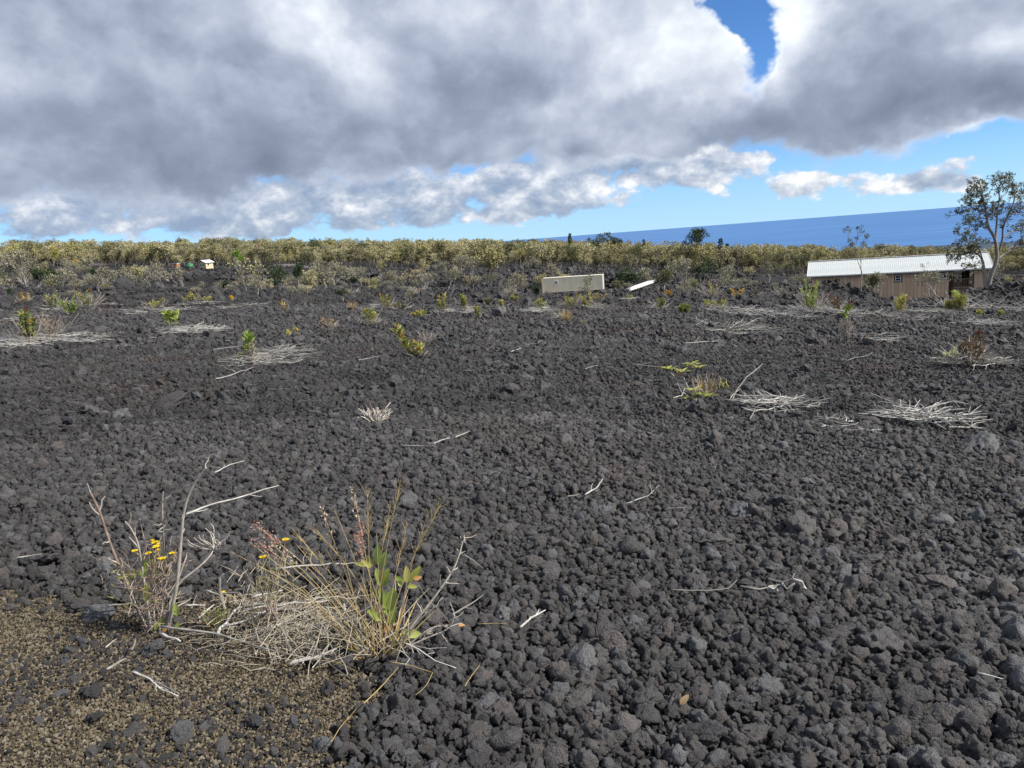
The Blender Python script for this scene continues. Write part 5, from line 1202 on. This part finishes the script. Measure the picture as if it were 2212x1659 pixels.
for i in range(70):
    u = rg.uniform(30, 2190); v = 690 + 230 * rg.random() ** 1.6; ln = rg.uniform(14, 46) * (0.6 + (v - 690) / 400); a = rg.gauss(0, 0.25)
    u1 = u + ln * math.cos(a); v1 = v + ln * math.sin(a) * 0.5
    if rg.random() < 0.5: stick('small bleached twig lying loose on the lava rubble', [(u, v), (u1, v1)], 0.45 * 2.16 * (1.62 / max((v - 598), 60)) * 0.5, 1700 + i, rg.choice((0, 0, 1)), 'small loose twigs on the rubble', amp=0.04)
    else: stick('small bleached twig lying loose on the lava rubble', [(u, v), ((u + u1) / 2, (v + v1) / 2 + rg.uniform(-4, 4)), (u1, v1)], 0.45 * 2.16 * (1.62 / max((v - 598), 60)) * 0.5, 1700 + i, rg.choice((0, 1)), 'small loose twigs on the rubble', amp=0.05)
# bleached root with dead leaves
p = hit(1700, 1282); root = thing('bleached_root', 'pale curled dead vine with crumpled leaves on the rubble', 'dead plant', p); dp = p.y
def loc(u, v, dd=0.0, base=None, d0=None): return at(u, v, (d0 if d0 else dp) + dd) - (base if base is not None else p)
rg = random.Random(5)
for pl_ in ([(1600, 1278), (1640, 1285), (1665, 1280), (1690, 1272)], [(1660, 1262), (1690, 1270), (1712, 1262), (1716, 1250)], [(1712, 1262), (1732, 1268), (1740, 1282), (1735, 1294)], [(1735, 1280), (1755, 1292)], [(1690, 1272), (1700, 1285), (1716, 1272)]):
    MB().tube([loc(u, v, rg.uniform(-0.02, 0.02)) + Vector((0, 0, 0.03)) for u, v in pl_], 0.006, 0.004, 6).build('vine', 'bleached', root, True)
for (u, v) in ((1672, 1275), (1680, 1282), (1695, 1280), (1750, 1292), (1667, 1284)):
    MB().leaf(loc(u, v) + Vector((0, 0, 0.03)), rdir(rg), rdir(rg) + Vector((0, -1, 1)), 0.07, 0.05, 0.35, 5).build('dead_leaf', 'bleached', root)
p = hit(1470, 1538); q = MB().leaf((0, 0, 0.03), (0.5, 0.2, 0.45), (0, -0.6, 0.8), 0.05, 0.024, 0.3, 5).build('dead_leaf', 'leaf_brown'); q.location = p; tag(q, 'single crumpled pale dead leaf caught between rocks', 'leaf')
p = hit(1995, 1362)
q = MB().leaf((0, 0, 0.03), (0.7, 0.1, 0.15), (0, -0.4, 1), 0.035, 0.018, 0.3, 5).build('dead_leaf', 'leaf_orange'); q.location = hit(990, 1366); tag(q, 'small curled orange dead leaf beside the grass clump', 'leaf')

# ------------------------------------------------------------------ pale-leaved plant in the middle distance
def pale_plant():
    p = hit(1505, 868); dp = p.y; rg = random.Random(8)
    t_ = thing('pale_leaf_plant', 'pale green leafy plant with drooping leaf rosettes on long stems', 'plant', p)
    L = lambda u, v, dd=0.0: at(u, v, dp + dd) - p
    for i, (u, v, n) in enumerate(((1445, 800, 11), (1492, 790, 11), (1510, 797, 9), (1474, 806, 8), (1500, 845, 9), (1515, 855, 9), (1490, 862, 7), (1530, 858, 6))):
        tip = L(u, v, rg.uniform(-0.08, 0.08)); st = wobble(rg, (rg.uniform(-.03, .03), 0, -0.03), tip, 5, 0.05)
        s_ = MB().tube(st, 0.009, 0.006, 5).build('stem', 'twig_grey', t_)
        for k in range(n):
            a = 6.28 * k / n + rg.random(); d = Vector((math.cos(a), math.sin(a), 0.45 + 0.5 * rg.random()))
            MB().leaf(tip, d, (0, 0, 1), rg.uniform(0.10, 0.15), rg.uniform(0.035, 0.05), 0.35, 4).build('leaf', 'leaf_mixed' if i % 2 else 'leaf_yellowgreen', t_)
    for (a, b) in (((1462, 800), (1475, 815)),):
        MB().leaf(L(*a), L(*b) - L(*a), (0, -1, 0), 0.10, 0.04, 0.2, 4).build('leaf', 'leaf_orange', t_)
    # stubby succulent shoots and the leaning dead branch
    q = hit(1556, 842); s_ = thing('stub_shoots', 'cluster of stubby yellow-green upright shoots beside the pale-leaved plant', 'plant', q); d2 = q.y
    for k in range(9):
        b = Vector((rg.uniform(-0.10, 0.10), rg.uniform(-0.06, 0.06), -0.02)); MB().tube([b, b + Vector((rg.uniform(-.02, .02), 0, 0.08)), b + Vector((rg.uniform(-.03, .03), 0, rg.uniform(0.10, 0.20)))], 0.012, 0.006, 6).build('shoot', 'leaf_yellowgreen', s_, True)
    q = hit(1580, 868); br = thing('leaning_branch', 'bare dead branch leaning up out of the rubble', 'branch', q); d3 = q.y
    pts = [at(u, v, d3 + k * 0.05) - q for k, (u, v) in enumerate(((1578, 872), (1590, 845), (1612, 815), (1632, 800), (1647, 786)))]
    MB().tube(pts, 0.009, 0.004, 6).build('limb', 'twig_grey', br); MB().tube([pts[3], pts[3] + Vector((-0.02, 0, 0.07))], 0.004, 0.002, 5).build('side_twig', 'twig_grey', br)
pale_plant()

# ------------------------------------------------------------------ the daisy shrub in front
def twiggy(rg, pts, r, n, ln, t_, mt='twig_grey', nm='twig'):
    for _ in range(n):
        i = rg.randrange(2, len(pts) - 1); d = (pts[i + 1] - pts[i - 1]).normalized(); e = pts[i] + (d * 0.7 + rdir(rg) * 0.8).normalized() * ln * rg.uniform(0.5, 1.2)
        MB().tube(wobble(rg, pts[i], e, 3, 0.08), r * 0.55, r * 0.25, 4).build(nm, mt, t_)
def resample(pts, n):
    out = []
    for i in range(len(pts) - 1):
        for k in range(n): out.append(pts[i].lerp(pts[i + 1], k / n))
    return out + [pts[-1]]
def daisy(t_, c, rg, r=0.013):
    f = MB().tube([c + Vector((0, 0, -0.006)), c + Vector((0, 0, 0.004)), c + Vector((0, 0, 0.008))], 0, 0, 8, rads=[r * 0.3, r * 0.5, r * 0.2]).build('flower', 'leaf_gold', t_)
    for k in range(9):
        a = 6.28 * k / 9; d = Vector((math.cos(a), math.sin(a), 0.35 + 0.2 * rg.random()))
        MB().leaf(c, d, (0, 0, 1), r * 1.3, r * 0.6, 0.2, 3).build('petal', 'petal', f)
def big_leaf(t_, L, b, tip, wpx, m, dp, nrm=(0, -1, 0.35), curl=0.08, dd=0.0):
    a = L(*b, dd); e = L(*tip, dd); d = e - a
    return MB().leaf(a, d, nrm, d.length * 1.08, wpx * 1.15 * dp / FPX, curl, 8).build('leaf', m, t_, True)
def daisy_shrub():
    p = hit(343, 1362); dp = p.y; rg = random.Random(31)
    t_ = thing('daisy_shrub', 'half-dead shrub with tall bare stems and yellow daisies on the gravel', 'shrub', p)
    L = lambda u, v, dd=0.0: at(u, v, dp + dd) - p
    stems = [([(317, 1368), (300, 1322), (285, 1280), (258, 1225), (233, 1161), (216, 1106), (203, 1079), (191, 1057)], 0.0085, 0.05, 7), ([(362, 1360), (375, 1300), (382, 1265), (388, 1200), (392, 1151), (397, 1101), (412, 1057), (432, 1027), (446, 1010)], 0.0085, -0.05, 4),
             ([(345, 1364), (352, 1300), (355, 1235), (352, 1136), (350, 1087), (353, 1062)], 0.006, 0.02, 3), ([(327, 1362), (316, 1290), (307, 1225), (298, 1171), (283, 1141), (270, 1126)], 0.006, -0.08, 4), ([(327, 1362), (310, 1260), (305, 1200), (322, 1166), (345, 1145)], 0.0055, -0.04, 3),
             ([(360, 1362), (366, 1310), (385, 1250), (398, 1215), (404, 1200)], 0.006, 0.08, 3), ([(350, 1360), (377, 1265), (431, 1225), (455, 1200), (461, 1187)], 0.0055, 0.10, 0), ([(335, 1362), (330, 1280), (322, 1220), (302, 1120)], 0.004, 0.06, 2), ([(322, 1366), (300, 1320), (275, 1262), (262, 1226)], 0.004, -0.06, 3), ([(340, 1366), (322, 1385), (312, 1400), (306, 1412)], 0.006, -0.05, 1)]
    for k, (uv, r, dd, nt) in enumerate(stems):
        n = len(uv); pts = smooth_pts([L(u, v, dd * i / (n - 1)) for i, (u, v) in enumerate(uv)])
        MB().tube(pts, r * 1.15, r * 0.42, 7, rads=[r * (1.15 - 0.75 * i / (len(pts) - 1)) * rg.uniform(0.9, 1.1) for i in range(len(pts))]).build('stem', 'stem_brown' if k == 0 else 'twig_grey', t_, True)
        twiggy(rg, pts, r * 0.8, nt, 0.075, t_)
    # curled bare spray at the end of the arching stem
    c = L(461, 1187, 0.10)
    for k in range(15):
        a = rg.uniform(0.2, 2.9); e = c + Vector((math.cos(a) * 0.11, rg.uniform(-0.05, 0.05), math.sin(a) * 0.10)) * rg.uniform(0.4, 1.0)
        MB().tube(smooth_pts([c, c.lerp(e, 0.5) + rv(rg, 0.012), e, e + Vector((rg.uniform(-.025, .015), 0, 0.025))]), 0.0026, 0.0013, 4).build('twig', 'twig_grey', t_)
    tw = MB()                                   # tangle of fine dead side shoots
    for k in range(260):
        z = rg.random() ** 0.8 * 0.36; w = 0.03 + 0.10 * (z / 0.36); a = Vector((rg.gauss(0.0, w * 0.75), rg.gauss(0, w * 0.6), z)); e = a + (rdir(rg) * 0.8 + Vector((0, 0, 0.7))).normalized() * rg.uniform(0.03, 0.09)
        tw.tube([a, a.lerp(e, 0.5) + rv(rg, 0.008), e], 0.0021, 0.0012, 3, cap=False)
    stuff(tw.build('fine_twigs', 'stem_brown', t_))
    tw = MB()
    for k in range(90):
        z = rg.uniform(0.12, 0.33); a = Vector((rg.gauss(0.0, 0.07), rg.gauss(0, 0.06), z)); tw.leaf(a, rdir(rg) + Vector((0, 0, 0.6)), rdir(rg), rg.uniform(0.03, 0.05), 0.005, 0.1)
    stuff(tw.build('fine_leaves', 'leaf_mixed', t_))
    for (b, e, w, m) in (((302, 1236), (253, 1248), 13, 'leaf_yellowgreen'), ((310, 1250), (312, 1210), 14, 'leaf_green'), ((316, 1300), (316, 1262), 12, 'leaf_yellowgreen'), ((384, 1330), (378, 1305), 15, 'leaf_green'), ((348, 1356), (350, 1332), 14, 'leaf_yellowgreen'), ((382, 1362), (385, 1345), 10, 'leaf_green'), ((335, 1362), (340, 1345), 8, 'leaf_green'), ((300, 1240), (285, 1236), 11, 'leaf_green')):
        big_leaf(t_, L, b, e, w, m, dp, dd=rg.uniform(-0.05, 0.0))
    big_leaf(t_, L, (352, 1366), (362, 1352), 8, 'leaf_orange', dp, dd=-0.06)
    for (u, v) in ((327, 1169), (336, 1172), (340, 1176), (338, 1182), (292, 1191), (346, 1207), (353, 1207), (321, 1196), (373, 1196), (342, 1188)):
        c = L(u, v, rg.uniform(-0.06, 0.04)); MB().tube([L(340 + rg.uniform(-20, 20), 1260), c], 0.0018, 0.0014, 4).build('flower_stalk', 'culm', t_); daisy(t_, c, rg, rg.uniform(0.011, 0.016))
daisy_shrub()

# ------------------------------------------------------------------ the grass clump in front
def grass_clump():
    p = hit(818, 1408); dp = p.y; rg = random.Random(41)
    t_ = thing('grass_clump', 'tall golden grass clump with pinkish seed plumes at the gravel edge', 'grass', p)
    L = lambda u, v, dd=0.0: at(u, v, dp + dd) - p
    U = lambda x: x / 2.016; V = lambda y: 987.4 + y / 2.016
    tips = [((1745, 100), 'o'), ((1920, 205), 'o'), ((1540, 150), 's'), ((1400, 225), 's'), ((1600, 165), 'o'), ((1120, 300), 'p'), ((1000, 410), '-'), ((1090, 372), '-'), ((1455, 225), '-'), ((1700, 215), 'o'), ((1300, 345), 'o'), ((1570, 290), 'p'), ((1775, 290), 'o'), ((1865, 245), 'o'), ((1110, 360), 'p'), ((1180, 375), 's'), ((1550, 350), 'p'), ((1380, 320), 'o'), ((1290, 380), '-'), ((1150, 520), '-'), ((1420, 400), '-'), ((1640, 330), '-'), ((1240, 560), '-'), ((1120, 470), '-'), ((1500, 430), '-'), ((1350, 470), '-')]
    for k, ((x, y), kind) in enumerate(tips):
        dd = rg.uniform(-0.22, 0.22); e = L(U(x), V(y), dd); b = Vector((rg.uniform(-0.07, 0.07), rg.uniform(-0.05, 0.05), -0.03))
        mid = b.lerp(e, 0.55) + Vector((-(e.x - b.x) * 0.06, 0, abs(e.x - b.x) * 0.10)) + rv(rg, 0.008); pts = smooth_pts([b, mid, e])
        st = MB().tube(pts, 0.0019, 0.0009, 5).build('stalk', 'culm', t_)
        d = (pts[-1] - pts[-3]).normalized()
        if kind == 'o':
            mb = MB()
            for j in range(26):
                a = e - d * rg.uniform(0.0, 0.20); q = a + (d * 0.8 + rdir(rg) * 0.45).normalized() * rg.uniform(0.02, 0.06); mb.tube([a, q], 0.0008, 0.0006, 3, cap=False); mb.leaf(q, d, rdir(rg), 0.006, 0.003, 0.1)
            mb.build('seed_spray', 'culm', st)
        elif kind in 'ps':
            mb = MB()
            for j in range(70 if kind == 'p' else 42):
                a = e - d * rg.uniform(-0.01, 0.13); q = a + rdir(rg) * rg.uniform(0.004, 0.026); mb.leaf(q, d + rdir(rg) * 0.8, rdir(rg), rg.uniform(0.010, 0.018), 0.006, 0.1)
            mb.build('seed_plume', 'plume' if kind == 'p' else 'seed', st)
    for k in range(48):                          # blades
        a = rg.uniform(0, 6.28); ln = rg.uniform(0.10, 0.34); d = Vector((math.cos(a) * 0.8 - 0.25, math.sin(a) * 0.7, rg.uniform(0.5, 1.6)))
        MB().leaf((math.cos(a) * 0.05, math.sin(a) * 0.05, -0.02), d, (math.sin(a), -math.cos(a), 0.4), ln, rg.uniform(0.004, 0.008), rg.uniform(0.1, 0.6), 6).build('blade', 'blade', t_)
    tw = MB()                                    # fine dead stalks at the base
    for k in range(120):
        a = Vector((rg.gauss(-0.17, 0.17), rg.gauss(0.03, 0.12), 0.0)); a.z = SX * a.x + SY * a.y + rg.uniform(0.0, 0.05); e = a + Vector((rg.gauss(0, 0.10), rg.gauss(0, 0.07), rg.uniform(0.01, 0.20)))
        tw.tube(wobble(rg, a, e, 3, 0.08), 0.0022, 0.0012, 3, cap=False)
    stuff(tw.build('dead_straw', 'straw_litter', t_))
grass_clump()
def broadleaf():
    p = hit(835, 1392); dp = p.y; rg = random.Random(43)
    t_ = thing('broadleaf_shoots', 'young shrub with oblong bright green leaves rising through the grass clump', 'plant', p)
    L = lambda u, v, dd=0.0: at(u, v, dp + dd) - p
    U = lambda x: x / 2.016; V = lambda y: 987.4 + y / 2.016
    for uv in ([(1700, 830), (1690, 760), (1700, 690), (1690, 640)], [(1680, 830), (1660, 650), (1665, 540), (1665, 470)], [(1720, 830), (1745, 700), (1770, 560), (1790, 530)], [(1700, 840), (1740, 800), (1770, 775)]):
        MB().tube(smooth_pts([L(U(x), V(y)) for x, y in uv]), 0.005, 0.003, 6).build('stem', 'stem_brown', t_, True)
    lv = [((1650, 470), (1645, 385), 42, 'g'), ((1668, 480), (1678, 415), 34, 'g'), ((1662, 560), (1640, 490), 34, 'g'), ((1668, 560), (1690, 490), 34, 'g'), ((1664, 555), (1665, 485), 30, 'y'), ((1625, 475), (1600, 430), 20, 'y'), ((1690, 660), (1655, 575), 44, 'g'), ((1700, 670), (1712, 575), 46, 'g'), ((1695, 690), (1655, 600), 36, 'g'), ((1665, 708), (1605, 668), 30, 'g'), ((1700, 730), (1712, 662), 32, 'g'), ((1690, 770), (1690, 700), 30, 'o'), ((1712, 700), (1720, 640), 24, 'y'), ((1755, 762), (1835, 775), 34, 'g'), ((1770, 765), (1790, 785), 24, 'g'), ((1770, 545), (1770, 478), 24, 'y'), ((1775, 545), (1825, 480), 26, 'y'), ((1765, 545), (1720, 520), 24, 'g'), ((1780, 550), (1800, 500), 22, 'y'), ((1800, 530), (1835, 522), 18, 'o'), ((1775, 560), (1815, 565), 18, 'y'), ((1750, 560), (1735, 540), 20, 'g'), ((1810, 520), (1830, 480), 22, 'y'), ((1600, 470), (1545, 462), 18, 'y'), ((1615, 480), (1575, 448), 18, 'y')]
    for (b, e, w, m) in lv:
        big_leaf(t_, L, (U(b[0]), V(b[1])), (U(e[0]), V(e[1])), w / 2.016 * 1.05, {'g': 'leaf_green', 'y': 'leaf_yellowgreen', 'o': 'leaf_orange'}[m], dp, nrm=(rg.uniform(-0.5, 0.5), -1, 0.5), dd=rg.uniform(-0.06, 0.04))
    # arching dead branch with fine side twigs
    q = hit(850, 1398); b = thing('arching_twig', 'arching dead grey branch with fine twigs at the side of the grass clump', 'branch', q); dq = q.y
    uv = [(1740, 850), (1780, 750), (1870, 640), (1950, 530), (1985, 470), (2005, 410), (2022, 340)]
    pts = smooth_pts([at(U(x), V(y), dq + 0.03 * i) - q for i, (x, y) in enumerate(uv)]); MB().tube(pts, 0.007, 0.002, 6).build('limb', 'twig_grey', b, True); twiggy(rg, pts, 0.005, 16, 0.07, b)
    for uv in ([(1740, 850), (1850, 760), (1900, 735), (1950, 735)], [(1740, 830), (1830, 700), (1900, 650)], [(1750, 840), (1850, 790), (1960, 750), (1980, 690)]):
        pts = smooth_pts([at(U(x), V(y), dq - 0.05) - q for x, y in uv]); MB().tube(pts, 0.0045, 0.002, 5).build('limb', 'twig_grey', b, True); twiggy(rg, pts, 0.004, 9, 0.06, b)
broadleaf()
def low_plants():
    rg = random.Random(51); U = lambda x: x / 2.016; V = lambda y: 987.4 + y / 2.016
    # small dried bush with daisies between the two big plants
    p = hit(U(1200), V(760)); dp = p.y; t_ = thing('dried_daisy_bush', 'small dried brown bush with two yellow daisies left of the grass clump', 'shrub', p)
    tw = MB()
    for k in range(130):
        z = rg.random() ** 0.7 * 0.30; a = Vector((rg.gauss(-0.02, 0.085), rg.gauss(0, 0.07), z)); e = a + (rdir(rg) * 0.7 + Vector((0, 0, 0.8))).normalized() * rg.uniform(0.03, 0.10); tw.tube([a, a.lerp(e, 0.5) + rv(rg, 0.008), e], 0.0020, 0.0011, 3, cap=False)
    stuff(tw.build('fine_twigs', 'straw_litter', t_))
    for k in range(7):
        e = at(U(1200 + rg.uniform(-90, 70)), V(rg.uniform(430, 560)), dp + rg.uniform(-.08, .08)) - p; MB().tube(wobble(rg, (0, 0, -0.02), e, 4, 0.05), 0.0035, 0.0018, 4).build('stem', 'stem_brown', t_)
    tw = MB()
    for k in range(60): tw.leaf(Vector((rg.gauss(0, 0.05), rg.gauss(0, 0.05), rg.uniform(0.15, 0.3))), rdir(rg) + Vector((0, 0, 0.8)), rdir(rg), 0.04, 0.005, 0.1)
    stuff(tw.build('fine_leaves', 'leaf_mixed', t_))
    for (x, y) in ((1145, 437), (1245, 362)):
        c = at(U(x), V(y), dp - 0.03) - p; MB().tube([Vector((0, 0, 0.15)), c], 0.0018, 0.0014, 4).build('flower_stalk', 'culm', t_); daisy(t_, c, rg, 0.015)
    p = hit(U(955), V(740)); dp = p.y; t_ = thing('green_tuft', 'small fresh green weed tuft between dead sticks', 'weed', p)
    tw = MB()
    for k in range(70): tw.leaf(Vector((rg.gauss(0, 0.02), rg.gauss(0, 0.02), rg.uniform(0, 0.06))), rdir(rg) + Vector((0, 0, 1.1)), rdir(rg), rg.uniform(0.03, 0.06), 0.006, 0.1)
    tw.build('foliage', 'leaf_mixed', t_); MB().tube([(0, 0, -0.03), (0, 0, 0.06)], 0.004, 0.003, 5).build('stem', 'stem_brown', t_)
    p = hit(U(968), V(640)); t_ = thing('lone_daisy', 'single yellow daisy on a thin stalk beside the upright white stick', 'flower', p); c = at(U(968), V(593), p.y) - p
    MB().tube(smooth_pts([(0.06, 0, -0.02), (0.07, 0, c.z * 0.6), c]), 0.002, 0.0015, 4).build('stalk', 'culm', t_); daisy(t_, c, rg, 0.016)
    # upright white stick
    p = hit(U(975), V(655)); t_ = thing('upright_stick', 'short bleached stick standing upright out of the litter', 'stick', p)
    pts = smooth_pts([at(U(x), V(y), p.y - 0.02) - p for x, y in ((978, 662), (965, 620), (955, 580), (957, 550), (955, 525))]); MB().tube(pts, 0.009, 0.007, 7).build('limb', 'bleached', t_, True); MB().tube([pts[-2], pts[-2] + Vector((0.025, 0, 0.02))], 0.005, 0.003, 5).build('side_twig', 'bleached', t_)
    # mat of dead sticks and straw
    p = hit(U(1200), V(720)); t_ = thing('litter_mat', 'tangled mat of bleached sticks and straw between the two front plants', 'litter', p); dp = p.y
    for (x0, y0, x1, y1, r) in ((1040, 690, 1440, 655, .006), (1080, 700, 1430, 672, .006), (1100, 720, 1420, 690, .005), (950, 800, 1050, 690, .008), (980, 780, 1240, 720, .006), (1205, 508, 1450, 490, .007), (890, 750, 960, 730, .007), (900, 610, 960, 640, .005), (560, 725, 640, 670, .007), (480, 700, 610, 680, .006), (820, 690, 900, 685, .005), (760, 700, 840, 660, .005), (1100, 660, 1240, 640, .006), (1390, 800, 1500, 800, .006), (1370, 930, 1470, 885, .008), (1270, 955, 1360, 930, .008), (1380, 760, 1460, 850, .005), (1420, 700, 1470, 800, .005), (1450, 720, 1560, 780, .005), (1040, 730, 1130, 640, .005), (960, 640, 1060, 660, .005), (1180, 780, 1400, 700, .004), (1280, 820, 1420, 740, .004), (1500, 660, 1560, 820, .005), (1340, 640, 1560, 650, .005), (1440, 500, 1600, 485, .006), (700, 785, 790, 825, .008), (870, 740, 940, 690, .005)):
        a = hit(U(x0), V(y0)) - p; b = hit(U(x1), V(y1)) - p; z = rg.uniform(0.02, 0.06); a.z += z; b.z += z + rg.uniform(-0.01, 0.03)
        stick_mb(rg, wobble(rg, a, b, 5, 0.03), r, 1, 0.2).build('dead_stick', 'bleached', t_, True)
    tw = MB()
    for k in range(420):
        a = hit_local(rg, U, V, p); e = a + Vector((rg.gauss(0, 0.07), rg.gauss(0, 0.05), rg.uniform(-0.005, 0.035))); tw.tube([a, a.lerp(e, 0.5) + Vector((0, 0, rg.uniform(0, 0.012))), e], 0.0018, 0.0010, 3, cap=False)
    stuff(tw.build('straw', 'straw_litter', t_))
    # mossy forked twigs and fallen straws in front of the clump
    for i, (lb, uv, r) in enumerate((('lichen-covered forked twig in front of the grass clump', [(1750, 850), (1830, 890), (1900, 940), (1990, 972)], 0.006), ('hooked lichen twig below the grass clump', [(1700, 880), (1760, 900), (1790, 930), (1770, 960)], 0.005), ('thin lichen twig lying toward the dark rubble', [(1760, 860), (1870, 885), (1950, 880)], 0.005),
        ('long yellow straw lying before the grass clump', [(1590, 1128), (1660, 1060), (1740, 965)], 0.004), ('broken straw with a feathered end on dark rubble', [(1450, 1300), (1500, 1220), (1560, 1150)], 0.003), ('pale bent straw on the rubble edge', [(1700, 940), (1800, 960), (1890, 990), (1860, 1050), (1815, 1090)], 0.003), ('fine pale straw standing off the rubble', [(2030, 1050), (2060, 1000), (2095, 955)], 0.003), ('fine bent straw arching over the gravel', [(1360, 930), (1480, 945), (1560, 985), (1590, 1030)], 0.002), ('thin yellow straw lying level on dark rubble', [(2085, 773), (2210, 772)], 0.003), ('thin stick by the arching dead branch', [(2025, 465), (2065, 490), (2110, 528)], 0.004), ('long pale straw crossing the gravel', [(1010, 852), (1150, 865), (1280, 840), (1440, 720)], 0.003), ('grey bent twig on the bare gravel', [(590, 985), (650, 1010), (690, 1035), (790, 1085)], 0.005), ('small split stick on the gravel', [(470, 880), (515, 842)], 0.005), ('little broken stick on the gravel', [(585, 890), (600, 845)], 0.005))):
        stick(lb, [(U(x), V(y)) for x, y in uv], r, 1900 + i, 2 if r > 0.0045 else 0, amp=0.01, mt='bleached' if 'straw' not in lb else 'leaf_straw')
def hit_local(rg, U, V, p):
    while True:
        x = rg.gauss(1230, 190); y = rg.gauss(770, 75)
        if 850 < x < 1620 and 600 < y < 960: break
    u, v = U(x), V(y); d = ray(u, v); n = (SX, SY)
    # meet the local ground plane through p
    k = (p.z - SX * p.x - SY * p.y - CAM[2]) / (d[2] - SX * d[0] - SY * d[1])
    return Vector((d[0] * k, d[1] * k, CAM[2] + d[2] * k + rg.uniform(0.01, 0.045))) - p
low_plants()
